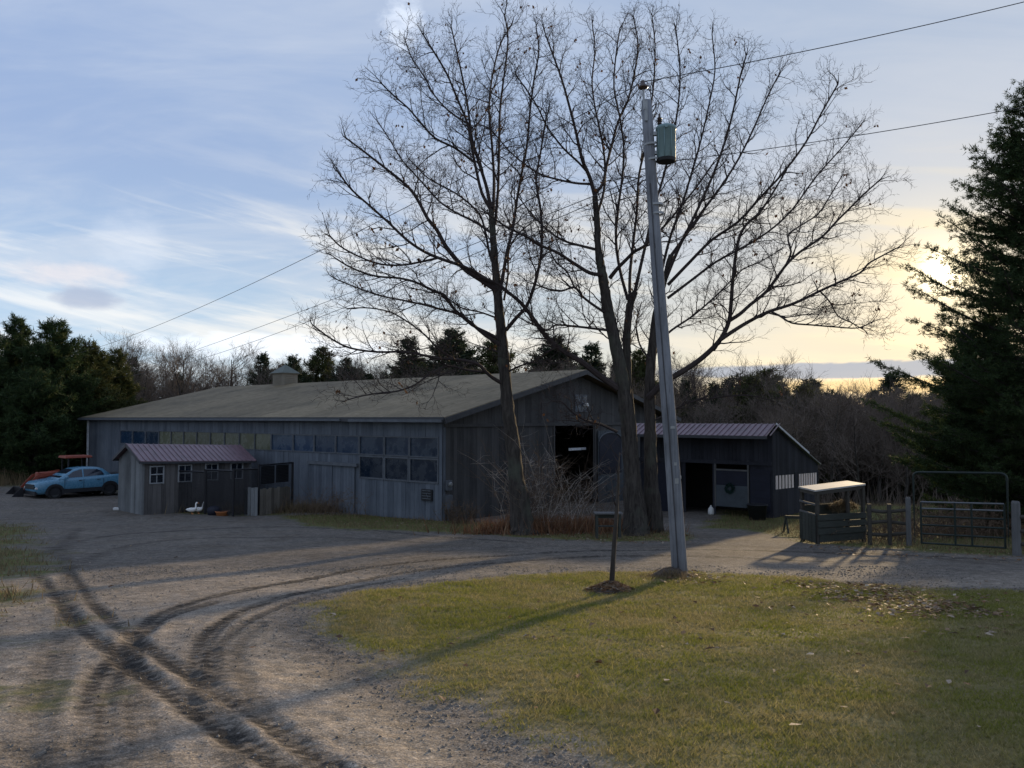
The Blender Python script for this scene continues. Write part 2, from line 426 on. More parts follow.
M['pale_slat'] = plain('pale_slat_paint', (.84, .72, .66), .6, .1, 4)
M['feather'] = plain('white_feathers', (.78, .77, .74), .8, .08, 5)
M['orange'] = plain('orange_plastic', (.5, .19, .07), .5, .15, 4)
M['white_plastic'] = plain('white_plastic', (.6, .6, .58), .5, .12, 4)
M['wreath'] = leafmat('wreath_green', [(.012, .035, .03), (.02, .05, .045), (.03, .06, .05)], .1)
M['door_pale'] = plain('pale_blue_door', (.065, .078, .09), .7, .25, 2, dirt=(.045, .05, .055))
M['door_navy'] = plain('navy_door_panel', (.016, .018, .03), .7, .25, 2)
M['mulch'] = plain('dark_mulch', (.06, .047, .038), .95, .5, 14, bump=.8)
M['buff'] = plain('buff_cupola', (.2, .175, .135), .7, .12, 3)
M['cupola_roof'] = plain('grey_green_cupola_roof', (.1, .115, .1), .6, .12, 3)

# ------------------------------------------------------------------ ground
def poly_mask(X, Y, poly, soft):
    """1 inside the outline, fading over soft metres"""
    inside = np.zeros(X.shape, bool); dist = np.full(X.shape, 1e9)
    n = len(poly)
    for i in range(n):
        x1, y1 = poly[i]; x2, y2 = poly[(i + 1) % n]
        if y1 != y2:
            c = ((y1 > Y) != (y2 > Y)) & (X < (x2 - x1) * (Y - y1) / (y2 - y1) + x1); inside ^= c
        L2 = (x2 - x1) ** 2 + (y2 - y1) ** 2 + 1e-9
        t = np.clip(((X - x1) * (x2 - x1) + (Y - y1) * (y2 - y1)) / L2, 0, 1)
        dist = np.minimum(dist, np.hypot(X - x1 - t * (x2 - x1), Y - y1 - t * (y2 - y1)))
    return np.where(inside, dist, -dist) / soft


def line_dist(X, Y, pl):
    dist = np.full(X.shape, 1e9); arc = np.zeros(X.shape); side = np.zeros(X.shape); s0 = 0
    for i in range(len(pl) - 1):
        x1, y1 = pl[i]; x2, y2 = pl[i + 1]; L = math.hypot(x2 - x1, y2 - y1) + 1e-9
        t = np.clip(((X - x1) * (x2 - x1) + (Y - y1) * (y2 - y1)) / L ** 2, 0, 1)
        d = np.hypot(X - x1 - t * (x2 - x1), Y - y1 - t * (y2 - y1)); m = d < dist
        dist = np.where(m, d, dist); arc = np.where(m, s0 + t * L, arc)
        side = np.where(m, np.sign((X - x1) * (y2 - y1) - (Y - y1) * (x2 - x1)), side); s0 += L
    return dist, arc, side


def smooth_line(pl, n=5):
    """rounded curve through the points"""
    p = np.array(pl); p = np.vstack([2 * p[0] - p[1], p, 2 * p[-1] - p[-2]]); out = []
    for i in range(1, len(p) - 2):
        for t in np.linspace(0, 1, n, endpoint=False):
            a, b, c, d = p[i - 1:i + 3]
            out.append(.5 * ((2 * b) + (-a + c) * t + (2 * a - 5 * b + 4 * c - d) * t ** 2 + (-a + 3 * b - 3 * c + d) * t ** 3))
    out.append(p[-2]); return np.array(out)


def vnoise(X, Y, sc, seed=0):
    """value noise"""
    g = np.random.default_rng(seed).random((256, 256)); x = X / sc + 1000; y = Y / sc + 1000
    xi = np.floor(x).astype(int); yi = np.floor(y).astype(int); fx = x - xi; fy = y - yi
    fx = fx * fx * (3 - 2 * fx); fy = fy * fy * (3 - 2 * fy); m = lambda a, b: g[a % 256, b % 256]
    return (m(xi, yi) * (1 - fx) + m(xi + 1, yi) * fx) * (1 - fy) + (m(xi, yi + 1) * (1 - fx) + m(xi + 1, yi + 1) * fx) * fy


def fbm(X, Y, sc, seed=0, o=4):
    return sum(vnoise(X, Y, sc / 2 ** k, seed + k) / 2 ** k for k in range(o)) / sum(1 / 2 ** k for k in range(o))


gxy = lambda pts: [(G(x, y).x, G(x, y).y) for x, y in pts]
LAWN = gxy([(331, 604), (332, 616), (352, 636), (400, 657), (450, 681), (520, 716), (600, 750), (650, 775)]) + [(1.2, 2.6), (3., .5), (30, 0)] + \
    gxy([(1180, 598), (1024, 594), (940, 592), (860, 586), (800, 579), (730, 576), (650, 573), (580, 575), (500, 580), (420, 588), (365, 597)])
VERGE = gxy([(275, 516), (330, 514), (400, 515), (470, 521), (520, 526), (600, 529), (680, 532), (682, 540), (600, 541), (520, 537), (440, 532), (360, 530), (300, 524)])
LEFTG = gxy([(-60, 522), (20, 524), (42, 545), (40, 575), (28, 610), (15, 650), (-10, 700), (-80, 700)])
FIELD = gxy([(-300, 484), (-5, 487), (25, 484), (62, 479), (80, 474), (0, 462), (-300, 462)])
RIGHTG = gxy([(700, 528), (770, 532), (800, 542), (850, 546), (920, 551), (1024, 556), (1200, 560), (1200, 520), (1024, 515), (900, 515), (830, 512), (775, 520)])
SHEDG = gxy([(146, 511), (200, 514), (270, 516), (300, 510), (285, 506), (200, 508), (150, 508.5)])
TRACKS = [
    ([(36, 572), (62, 605), (100, 643), (150, 680), (215, 724), (310, 785)], .11, 1.05),
    ([(66, 566), (84, 592), (118, 626), (172, 664), (245, 708), (350, 780)], .10, .95),
    ([(128, 664), (134, 640), (160, 615), (205, 599), (280, 584), (360, 569), (450, 559), (560, 552), (660, 550), (800, 552), (1000, 560)], .15, .95),
    ([(203, 700), (200, 660), (212, 630), (250, 608), (310, 591), (390, 575), (480, 564), (580, 557), (680, 556), (830, 562)], .13, .85),
    ([(238, 800), (226, 720), (220, 670), (226, 640), (262, 614), (330, 592), (400, 579)], .09, .6),
    ([(88, 790), (90, 720), (100, 680), (120, 655), (160, 620), (215, 602)], .13, .8),
    ([(130, 790), (122, 730), (120, 690), (132, 660)], .1, .7),
    ([(45, 790), (44, 720), (58, 660), (68, 620), (66, 570), (64, 545), (80, 528)], .14, .6),
    ([(40, 555), (75, 542), (140, 533), (230, 528), (320, 528), (420, 535), (520, 542)], .19, .75),
    ([(60, 572), (120, 548), (210, 538), (320, 537), (430, 543)], .16, .5), ([(20, 790), (24, 730), (40, 670), (52, 640)], .12, .4), ([(175, 800), (150, 740), (140, 700), (150, 670)], .09, .5), ([(330, 790), (280, 730), (250, 690), (238, 650), (262, 622)], .09, .45),
    ([(420, 552), (560, 546), (700, 545), (860, 552), (1024, 568)], .25, .3),
]
TRACKS = [(smooth_line(gxy(p)), w, k) for p, w, k in TRACKS]
PALE = gxy([(235, 640), (262, 622), (300, 632), (350, 660), (400, 690), (470, 722), (520, 768), (380, 768), (330, 720), (280, 690)])


def axis_coords(segs):
    out = [segs[0][0]]
    for a, b, st_ in segs: out += list(np.linspace(a, b, max(2, int(round((b - a) / st_)) + 1))[1:])
    return np.array(out)


gx = axis_coords([(-3000, -300, 300), (-300, -60, 20), (-60, -26, 1.4), (-26, -9, .2), (-9, 4, .04), (4, 10, .12), (10, 30, .4), (30, 90, 3), (90, 300, 20), (300, 3000, 300)])
gy = axis_coords([(-400, -40, 40), (-40, -2, 2.5), (-2, 3.5, .35), (3.5, 11, .036), (11, 17, .09), (17, 27, .16), (27, 45, .3), (45, 110, 1.6), (110, 300, 15), (300, 3000, 200)])
GX, GY = np.meshgrid(gx, gy)


def masks(X, Y):
    jit = (fbm(X, Y, .8, 3) - .5) * 1.5 + (fbm(X, Y, .16, 9, 2) - .5) * .6
    lawn = np.clip(.85 + poly_mask(X, Y, LAWN, .5) + jit * 1.15, 0, 1)
    rough = np.zeros(X.shape)
    for pl in (VERGE, RIGHTG, SHEDG): rough = np.maximum(rough, np.clip(.4 + poly_mask(X, Y, pl, .5) + jit * 1.8, 0, 1))
    rough = np.maximum(rough, np.clip(.1 + poly_mask(X, Y, LEFTG, 1.2) + jit * 1.8, 0, 1))
    rough = np.maximum(rough, np.clip(poly_mask(X, Y, FIELD, 1.) + .4 + jit, 0, 1))
    back = np.clip(np.maximum(sst(47, 54, Y) * (X < 400), sst(9, 13, X) * sst(23.5, 26, Y)), 0, 1)
    rough = np.maximum(rough, back)
    return lawn, rough


lawn, rough = masks(GX, GY)
trk = np.zeros(GX.shape); rut = np.zeros(GX.shape)
for pl, w, k in TRACKS:
    d, s, side = line_dist(GX, GY, pl)
    core = np.exp(-(d / (w * (.82 + .36 * fbm(GX, GY, .3, 19, 2)))) ** 8)
    lug = .5 + .5 * np.sin(2 * math.pi * (s / .17 + side * .25 + d * side * 2.2 + 1.1 * fbm(GX, GY, .5, 23, 2)))
    streak = fbm(s * .35, d * side * 9 + 40, .5, 27, 3)
    lug0 = lug + .5 * (fbm(GX, GY, .25, 29, 2) - .5)
    lug = lug * (.35 + .9 * fbm(GX, GY, .3, 25, 3))
    nz = .9 + 1.0 * (fbm(GX, GY, .6, 21) - .45)
    kk = k * core * np.clip(nz, 0, 1.2)
    trk = np.maximum(trk, kk * (.3 + .42 * sst(.35, .6, streak) + .45 * sst(.4, .62, lug0)))
    rut += k * (-.013 * core + .008 * np.exp(-((d - w * 1.5) / (w * .5)) ** 2) + 
        .002 * core * (lug - .3) * 2) * np.clip(nz, .2, 1.2)
fine = sst(3, 5, GY) * (1 - sst(14, 22, GY)) * (1 - sst(6, 12, np.abs(GX)))
GZ = H(GX, GY) + rut * (1 - lawn) * (GY < 30) + ((fbm(GX, GY, 1.1, 31) - .5) * .02 + (fbm(GX, GY, .14, 35, 3) - .5) * .03) * fine + lawn * .03 * fine
pale = np.clip(poly_mask(GX, GY, PALE, .6) + .5 + (fbm(GX, GY, .8, 41) - .5) * 2.2, 0, 1) * (1 - lawn)
# gravel: the drive further off, and a strip along the lawn
dl = poly_mask(GX, GY, LAWN, 1.)
strip = np.exp(-((dl + .45) / .45) ** 2)
grav = np.clip(np.maximum(sst(13.0, 17.5, GY + (fbm(GX, GY, 2.5, 51) - .5) * 5), strip * .95) + (fbm(GX, GY, 1.2, 55) - .5) * .8, 0, 1) * (1 - lawn)
grav = np.maximum(grav, (1 - sst(-7.5, -4.5, GX)) * .5 * (fbm(GX, GY, 1.6, 57)))
ny, nx = GX.shape
idx = np.arange(ny * nx).reshape(ny, nx)
mb = MB(); mb.raw(np.stack([GX, GY, GZ], -1).reshape(-1, 3), np.stack([idx[:-1, :-1], idx[:-1, 1:], idx[1:, 1:], idx[1:, :-1]], -1).reshape(-1, 4))


def ground_fn(N):
    a = N.n('ShaderNodeAttribute', attribute_name='cover'); r_, g_, b_ = N.sep(a.outputs['Vector'])
    a2 = N.n('ShaderNodeAttribute', attribute_name='wear'); t_, p_, _ = N.sep(a2.outputs['Vector'])
    c = objc(N)
    n1 = N.noise(c, .9, 6, .65); n2 = N.noise(c, 14, 5, .65); n3 = N.noise(c, 60, 3, .6); vo = N.voro(c, 42, 1)
    vg = N.sep(vo)[0]
    dirt = N.ramp(N.m('ADD', N.m('MULTIPLY', n1, .5), N.m('MULTIPLY', n2, .5)), [(.3, (.185, .158, .13)), (.7, (.33, .285, .235))])
    n4 = N.noise(c, 75, 4, .8); n5 = N.noise(c, 5, 5, .7)
    dirt = N.mix(N.m('MULTIPLY', p_, .85), dirt, N.ramp(n2, [(.3, (.27, .22, .16)), (.7, (.4, .33, .25))]))
    grv = N.mix(.5, N.ramp(n3, [(.3, (.08, .072, .065)), (.7, (.22, .198, .175))]), N.ramp(vg, [(0, (.055, .05, .046)), (1, (.22, .2, .178))]))
    grv = N.mix(N.rng(n1, .4, .7), grv, N.mix(.5, grv, (.1, .08, .06)))
    cl_ = N.mix(g_, dirt, grv)
    cl_ = N.mix(N.m('MULTIPLY', t_, 1.15, clamp=True), cl_, N.ramp(n3, [(.3, (.024, .022, .02)), (.75, (.068, .061, .055))]))
    cl_ = N.mix(1., cl_, N.ramp(N.m('ADD', N.m('MULTIPLY', n4, .55), N.m('MULTIPLY', n5, .45)), [(.4, (.55, .55, .55)), (.5, (.97, .97, .97)), (.6, (1.45, 1.42, 1.4))]), 'MULTIPLY')
    cl_ = N.mix(1., cl_, N.ramp(N.sep(N.voro(c, 70, 1))[0], [(0, (.72, .72, .72)), (.8, (1.05, 1.05, 1.05)), (1, (1.5, 1.5, 1.5))]), 'MULTIPLY')
    turf = N.ramp(N.m('ADD', N.m('MULTIPLY', n2, .6), N.m('MULTIPLY', n1, .4)), [(.35, (.09, .08, .035)), (.65, (.22, .19, .09))])
    cl_ = N.mix(r_, cl_, turf)
    wd = N.ramp(N.m('ADD', N.m('MULTIPLY', n2, .6), N.m('MULTIPLY', n1, .4)), [(.35, (.06, .05, .026)), (.5, (.105, .115, .035)), (.7, (.17, .135, .075))])
    cl_ = N.mix(b_, cl_, wd)
    return dict(col=cl_, rough=.95, spec=.08, bump=N.m('ADD', n2, N.m('MULTIPLY', N.m('ADD', n3, vg), .35)), bs=.7, bd=.03)


ground = mb.build('ground', material('ground_surface', ground_fn), smooth=True); ground['kind'] = 'structure'
ca = ground.data.attributes.new('cover', 'FLOAT_VECTOR', 'POINT'); ca.data.foreach_set('vector', np.stack([lawn, grav, rough], -1).astype(np.float32).ravel())
ca = ground.data.attributes.new('wear', 'FLOAT_VECTOR', 'POINT'); ca.data.foreach_set('vector', np.stack([trk, pale, 0 * pale], -1).astype(np.float32).ravel())
_gxi, _gyi = gx, gy


def surf(x, y):
    """height of the ground mesh"""
    i = np.clip(np.searchsorted(gx, x) - 1, 0, nx - 2); j = np.clip(np.searchsorted(gy, y) - 1, 0, ny - 2)
    fx = (x - gx[i]) / (gx[i + 1] - gx[i]); fy = (y - gy[j]) / (gy[j + 1] - gy[j])
    return (GZ[j, i] * (1 - fx) + GZ[j, i + 1] * fx) * (1 - fy) + (GZ[j + 1, i] * (1 - fx) + GZ[j + 1, i + 1] * fx) * fy


def lookup(A, x, y):
    i = np.clip(np.searchsorted(gx, x) - 1, 0, nx - 2); j = np.clip(np.searchsorted(gy, y) - 1, 0, ny - 2); return A[j, i]


def sg(x, y): return float(surf(np.array([x]), np.array([y]))[0])


def blades(name, mat_, x, y, ln, wd, lean, label, cat='grass', seg=1):
    """one mesh of many blades rooted at x, y"""
    n = len(x); z = surf(x, y); th = nr.random(n) * 2 * math.pi; ph = nr.random(n) * 2 * math.pi
    b = np.stack([x, y, z - .004], -1); w = np.stack([np.cos(th), np.sin(th), 0 * th], -1) * wd[:, None] / 2
    tip = b + np.stack([np.cos(ph) * lean * ln, np.sin(ph) * lean * ln, ln * np.sqrt(np.maximum(.05, 1 - lean ** 2))], -1)
    v = np.stack([b - w, b + w, tip], 1).reshape(-1, 3)
    m_ = MB(); m_.raw(v, None, np.arange(3 * n).reshape(-1, 3)); o = m_.build(name, mat_)
    return tag(o, label, cat, kind='stuff')


def scatter(n, x0, x1, y0, y1, A, pw=1., near=True):
    """random ground points, kept where the mask A is high; denser nearby"""
    x = x0 + (x1 - x0) * nr.random(n)
    y = y0 * (y1 / y0) ** nr.random(n) if near else y0 + (y1 - y0) * nr.random(n)
    k = nr.random(n) < lookup(A, x, y) ** pw; return x[k], y[k]


x, y = scatter(760000, -4, 13, 3.6, 17.5, lawn, 1.2)
k = nr.random(len(x)) < np.clip(-.1 + 1.9 * fbm(x, y, .5, 77), 0, 1); x, y = x[k], y[k]
f = fbm(x, y, 1.4, 71)
ln = (.014 + .034 * nr.random(len(x))) * (.5 + 1.1 * f) * (1 + .03 * y)
blades('lawn_grass', M['grass'], x, y, ln, (.0045 + .0007 * y) * (.7 + .6 * nr.random(len(x))), .5 + .48 * nr.random(len(x)), 'short yellow green lawn grass beside the dirt drive')
# tufts and taller stems among the mown grass
x, y = scatter(90000, -4, 13, 3.6, 17, lawn * (fbm(GX, GY, .35, 83) > .64) * .9, 1.5)
blades('lawn_tufts', M['grass'], x, y, (.025 + .045 * nr.random(len(x))) * (1 + .02 * y), .006 + .0006 * y, .25 + .6 * nr.random(len(x)), 'longer grass tufts standing out of the short lawn')
x, y = scatter(160000, -24, 24, 9, 46, rough * (GY < 46), 1.5)
blades('rough_grass', M['dry_grass'], x, y, (.06 + .16 * nr.random(len(x))) * (.5 + fbm(x, y, 2., 72)), .012 + .012 * nr.random(len(x)), .2 + .6 * nr.random(len(x)), 'patchy dry grass and weeds on the verges by the barn')
# tall dry weeds along the field on the left
x, y = scatter(30000, -48, -24, 42, 60, np.clip(rough, 0, 1) * (GY > 44.5), 1, False)
blades('field_weeds', M['dry_grass'], x, y, .35 + .75 * nr.random(len(x)), .03 + .03 * nr.random(len(x)), .1 + .3 * nr.random(len(x)), 'tall tan weeds at the field edge below the left pines', 'weeds')

# gravel stones
sm = (1 - lawn) * np.clip(.15 + grav * .9 + trk * .2 - pale * .1, 0, 1) * (1 - rough)
x, y = scatter(330000, -9, 9, 3.7, 17, sm * (.1 + 1.1 * fbm(GX, GY, .5, 61)), 1.6)
n = len(x); z = surf(x, y); s_ = (.0035 + .012 * nr.random(n) ** 4) * (1 + .03 * y)
oc = np.array([(1, 0, 0), (0, 1, 0), (-1, 0, 0), (0, -1, 0), (0, 0, .7), (0, 0, -.5)])
v = oc[None] * (.7 + .6 * nr.random((n, 6, 1))); th = nr.random(n) * 6.28; c_, s2 = np.cos(th), np.sin(th)
v = np.stack([v[..., 0] * c_[:, None] - v[..., 1] * s2[:, None], v[..., 0] * s2[:, None] + v[..., 1] * c_[:, None], v[..., 2]], -1) * s_[:, None, None] + np.stack([x, y, z + s_ * .15], -1)[:, None]
ft = np.array([(0, 1, 4), (1, 2, 4), (2, 3, 4), (3, 0, 4), (1, 0, 5), (2, 1, 5), (3, 2, 5), (0, 3, 5)])
mb = MB(); mb.raw(v.reshape(-1, 3), None, (np.arange(n)[:, None, None] * 6 + ft[None]).reshape(-1, 3))
tag(mb.build('gravel', M['stone']), 'small grey stones loose on the drive', 'gravel', kind='stuff')


def leaf_scatter(name, mat_, x, y, size, label):
    n = len(x); z = surf(x, y) + .012; th = nr.random(n) * 6.28
    q = np.array([(-1, 0, 0), (-.2, -.55, .25), (1, 0, .12), (-.2, .55, .25)])
    q = q[None] * size[:, None, None] * (.7 + .6 * nr.random((n, 4, 1))); q[..., 2] += nr.random((n, 4)) * size[:, None] * .5
    c_, s_ = np.cos(th)[:, None], np.sin(th)[:, None]
    v = np.stack([q[..., 0] * c_ - q[..., 1] * s_ + x[:, None], q[..., 0] * s_ + q[..., 1] * c_ + y[:, None], q[..., 2] + z[:, None]], -1)
    m_ = MB(); m_.raw(v.reshape(-1, 3), np.arange(4 * n).reshape(-1, 4))
    return tag(m_.build(name, mat_), label, 'leaves', kind='stuff')


def in_poly(pts, n, soft=.8):
    pl = gxy(pts); a = np.array(pl); x = a[:, 0].min() + np.ptp(a[:, 0]) * nr.random(n); y = a[:, 1].min() + np.ptp(a[:, 1]) * nr.random(n)
    k = nr.random(n) < np.clip(.5 + poly_mask(x, y, pl, soft) + (fbm(x, y, .7, 91) - .5) * 2, 0, 1); return x[k], y[k]


parts_ = [in_poly([(800, 584), (860, 588), (930, 600), (1000, 616), (960, 622), (880, 610), (820, 598)], 1300, 1.4), in_poly([(660, 572), (700, 572), (720, 586), (650, 588)], 420, .5),
          in_poly([(490, 522), (560, 528), (680, 533), (690, 545), (560, 541), (500, 534)], 2200), in_poly([(280, 515), (350, 514), (460, 521), (460, 530), (330, 524)], 900),
          in_poly([(820, 545), (1024, 552), (1024, 564), (840, 556)], 500), in_poly([(340, 600), (1000, 600), (1000, 768), (640, 768)], 260, 2), in_poly([(700, 578), (1024, 590), (1024, 640), (800, 630)], 420, 2), in_poly([(20, 540), (320, 530), (900, 560), (900, 580), (200, 640), (60, 700)], 90, 3)]
x = np.concatenate([p[0] for p in parts_]); y = np.concatenate([p[1] for p in parts_])
leaf_scatter('fallen_leaves', M['litter'], x, y, .028 + .032 * nr.random(len(x)), 'fallen brown and tan leaves on the grass and drive')
# ------------------------------------------------------------------ barn
BU = Vector((-.777, .629, 0)); BV = Vector((.629, .777, 0)); UP = Vector((0, 0, 1))
BC = Vector((-2.9, 32, 0)); BL, BW = 34.0, 20.0
EAVE, APEX = 1.56, 3.92
barn = thing('barn', (BC.x, BC.y, h(BC.x, BC.y)), 'long grey weathered board barn with shallow tan roof and a row of blue windows', 'barn')


def bp(t, s, z): return BC + BU * t + BV * s + UP * z


def frameM(x_, y_): return Matrix((x_, y_, UP)).transposed()


BM = frameM(-BU, BV)                     # long wall: local x to the right, local y into the barn
GM = frameM(BV, BU)                      # gable wall


def board(mb, t, w, z0, z1, dpt=.03, gable=False, off=0.):
    if gable: mb.box(bp(-off + .0, t, (z0 + z1) / 2), (w, dpt, z1 - z0), GM)
    else: mb.box(bp(t, -off, (z0 + z1) / 2), (w, dpt, z1 - z0), BM)


WT, WM_, WB = .86, -.03, -1.1           # window band heights
mb = MB(); t = .0
r2 = random.Random(3)
while t < BL - .05:
    w = min(r2.choice([.2, .24, .28]), BL - t); c = t + w / 2; o_ = r2.uniform(-.006, .008)
    q = bp(c, 0, 0); zb = h(q.x, q.y) - .25
    q0 = .16 < c < 29.2; low_ = .16 < c < 5.3
    door_ = 5.4 < c < 8.75
    if q0:
        board(mb, c, w - .008, WT, EAVE, .03, False, o_); lo_top = WB if low_ else WM_
        board(mb, c, w - .008, zb, lo_top, .03, False, o_)
    else: board(mb, c, w - .008, zb, EAVE, .03, False, o_)
    t += w
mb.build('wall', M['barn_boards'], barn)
# gable wall with its wide doorway
DT0, DT1, DTOP = 7.92, 11.56, 1.30
zr = lambda s: EAVE + (APEX - EAVE) * (1 - abs(s - BW / 2) / (BW / 2))
mb = MB(); s = 0.
while s < BW - .05:
    w = min(r2.choice([.2, .24, .28]), BW - s); c = s + w / 2; o_ = r2.uniform(-.006, .008)
    q = bp(0, c, 0); zb = h(q.x, q.y) - .3
    if DT0 < c < DT1: board(mb, c, w - .008, DTOP, zr(c) - .05, .03, True, o_)
    else:
        board(mb, c, w - .008, zb, 1.32, .03, True, o_); board(mb, c, w - .008, 1.34, zr(c) - .05, .03, True, o_ - .01)
    s += w
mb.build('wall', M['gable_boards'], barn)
# far walls
mb = MB(); zb = -3.6
for a, b in ((bp(.02, BW, 0), bp(BL, BW, 0)), (bp(BL, .02, 0), bp(BL, BW - .02, 0))):
    mb.prism([a + UP * zb, b + UP * zb, b + UP * EAVE, a + UP * EAVE], (b - a).normalized().cross(UP) * .04)
mb.prism([bp(BL - .05, .05, EAVE), bp(BL - .05, BW - .05, EAVE), bp(BL - .05, BW / 2, APEX - .1)], BU * .04)
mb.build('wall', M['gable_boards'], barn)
# inner lining of the long wall, so no daylight runs between its boards
mb = MB(); mb.box(bp(BL / 2, .06, (EAVE + WT) / 2), (BL - .2, .02, EAVE - WT), BM); mb.box(bp(BL / 2 + 2.6, .06, -1.75), (BL - 5.6, .02, 3.4), BM)
mb.box(bp(2.6, .06, -2.25), (5.0, .02, 2.2), BM); mb.build('lining', M['dark_inside'], barn)
# roof: two slopes with an overhang, sheet seams, fascia
mb = MB(); fb = MB(); OH, OG, TH = .45, .55, .1
sl = (APEX - EAVE) / (BW / 2)
for sgn in (-1, 1):
    e_ = BW / 2 + OH
    f_ = lambda t, k: bp(t, BW / 2 + sgn * k, APEX + .12 - sl * k)
    for i in range(18):
        a, b = -OG + (BL + 2 * OG) * i / 18, -OG + (BL + 2 * OG) * (i + 1) / 18
        mb.prism([f_(a + .004, .0), f_(b - .004, .0), f_(b - .004, e_), f_(a + .004, e_)], UP * (TH + .004 * (i % 2)))
    fb.beam(f_(-OG, e_ + .02) + UP * .02, f_(BL + OG, e_ + .02) + UP * .02, .05, .2)
    for t_ in (-OG - .03, BL + OG + .03): fb.beam(f_(t_, 0) + UP * -.04, f_(t_, e_) + UP * -.04, .05, .22)
roof = mb.build('roof', M['barn_roof'], barn); fb.build('fascia', M['fascia'], roof)
mb = MB(); mb.beam(bp(6, -.52, EAVE + .0), bp(BL + .5, -.52, EAVE + .02), .11, .1); mb.build('gutter', M['trim'], roof)
mb = MB(); mb.beam(bp(-.5, -.52, EAVE - .03), bp(5.4, -.52, EAVE - .02), .11, .12); mb.build('gutter', M['trim'], roof)
# windows: one frame and one pane each
wedge = [.16, 1.94, 3.54, 5.25, 6.95, 8.6, 10.3, 12.2]


def pane(t0, t1, z0, z1, mat_, name='window', ring=.05):
    f_ = MB(); c = (t0 + t1) / 2; zc = (z0 + z1) / 2
    f_.box(bp(c, -.012, z1 - ring / 2), (t1 - t0, .075, ring), BM); f_.box(bp(c, -.012, z0 + ring / 2), (t1 - t0, .075, ring), BM)
    for e in (t0 + ring / 2, t1 - ring / 2): f_.box(bp(e, -.012, zc), (ring, .07, z1 - z0 - 2 * ring), BM)
    o = f_.build(name, M['trim'], barn)
    g_ = MB(); g_.box(bp(c, .012, zc), (t1 - t0 - 2 * ring, .02, z1 - z0 - 2 * ring), BM); g_.build('pane', mat_, o)
    return o


for i in range(7): pane(wedge[i] + .01, wedge[i + 1] - .01, WM_ + .01, WT - .005, M['glass_blue'])
for i in range(3): pane(wedge[i] + .01, wedge[i + 1] - .01, WB + .01, WM_ - .01, M['glass_dark'], ring=.07)
ge = np.linspace(12.2, 24.0, 9)
for i in range(8): pane(ge[i] + .005, ge[i + 1] - .005, WM_ + .01, WT - .005, M['panel_green'], 'translucent_panel', .025)
be = np.linspace(24.0, 29.2, 4)
for i in range(3): pane(be[i] + .01, be[i + 1] - .01, WM_ + .01, WT - .005, M['glass_blue'])
# pair of plank sliding doors under their track on the long wall
for t0, t1, o_ in ((5.5, 7.05, .06), (7.1, 8.75, .09)):
    mb = MB(); t = t0
    while t < t1 - .05:
        mb.box(bp(t + .1, -o_, -1.72), (.19, .03, 2.3), BM); t += .2
    d_ = mb.build('sliding_door', M['barn_boards'], barn)
mb = MB(); mb.box(bp(7.1, -.12, -.5), (3.7, .14, .14), BM); mb.build('door_track', M['trim'], barn)
# corner trim, down pipe, vent hatch
mb = MB(); mb.box(bp(.02, -.045, (EAVE - 2.9) / 2), (.14, .03, EAVE + 2.9), BM); mb.box(bp(-.045, .08, (EAVE - 2.9) / 2), (.14, .03, EAVE + 2.9), GM); mb.build('corner_board', M['barn_boards'], barn)
mb = MB(); mb.box(bp(BL - .08, -.1, (EAVE - 3.2) / 2), (.12, .1, EAVE + 3.2), BM); mb.build('downspout', M['white_trim'], barn)
mb = MB(); mb.box(bp(.82, -.06, -1.58), (.62, .06, .48), BM); hh = mb.build('vent_hatch', M['cladding'], barn)
mb = MB()
for k in range(4): mb.box(bp(.82, -.1, -1.4 - .11 * k), (.5, .025, .03), BM)
mb.tube([bp(.7, -.115, -1.7), bp(.78, -.115, -1.55), bp(.72, -.115, -1.47)], .018, 6); mb.build('louvre', M['trim'], hh)
# gable details
mb = MB(); mb.box(bp(-.05, BW / 2, 1.335), (BW - .1, .06, .14), GM); mb.build('trim_board', M['gable_boards'], barn)
for e in (DT0 - .06, DT1 + .06):
    mb = MB(); mb.box(bp(-.03, e, -.95), (.12, .07, 4.4), GM); mb.build('door_jamb', M['gable_boards'], barn)
mb = MB()
for k in range(11): mb.box(bp(-.12, 11.75 + .235 * k + .1, -.98), (.225, .035, 3.9), GM)
sd_ = mb.build('sliding_door', M['door_pale'], barn)
mb = MB(); arc = [bp(-.142, 12.95 + 1.12 * math.cos(a), .35 + .45 * math.sin(a)) for a in np.linspace(0, math.pi, 13)]
mb.prism([bp(-.142, 11.83, -1.35), bp(-.142, 14.07, -1.35)] + arc, BU * -.02); mb.build('upper_panel', M['door_navy'], sd_)
mb = MB(); mb.tube([bp(-.17, 12.95 + 1.2 * math.cos(a), .37 + .5 * math.sin(a)) for a in np.linspace(0.05, math.pi - .05, 13)], .04, 6); mb.build('arch_trim', M['trim'], sd_)
mb = MB()
mb.box(bp(-.04, 10.25, 2.42), (1.1, .05, .9), GM); gw = mb.build('window', M['trim'], barn)
mb = MB(); mb.box(bp(-.07, 9.99, 2.42), (.45, .02, .78), GM); mb.box(bp(-.07, 10.51, 2.42), (.45, .02, .78), GM); mb.build('pane', M['glass_blue'], gw)
mb = MB(); mb.box(bp(-.16, 10.55, 2.35), (.34, .16, .16), GM, taper=.7); mb.build('floodlight', M['white_plastic'], barn)
mb = MB(); mb.beam(bp(.5, 9.9, .02), bp(.5, 11.5, .02), .05, .13); mb.build('inner_rail', M['white_trim'], barn)
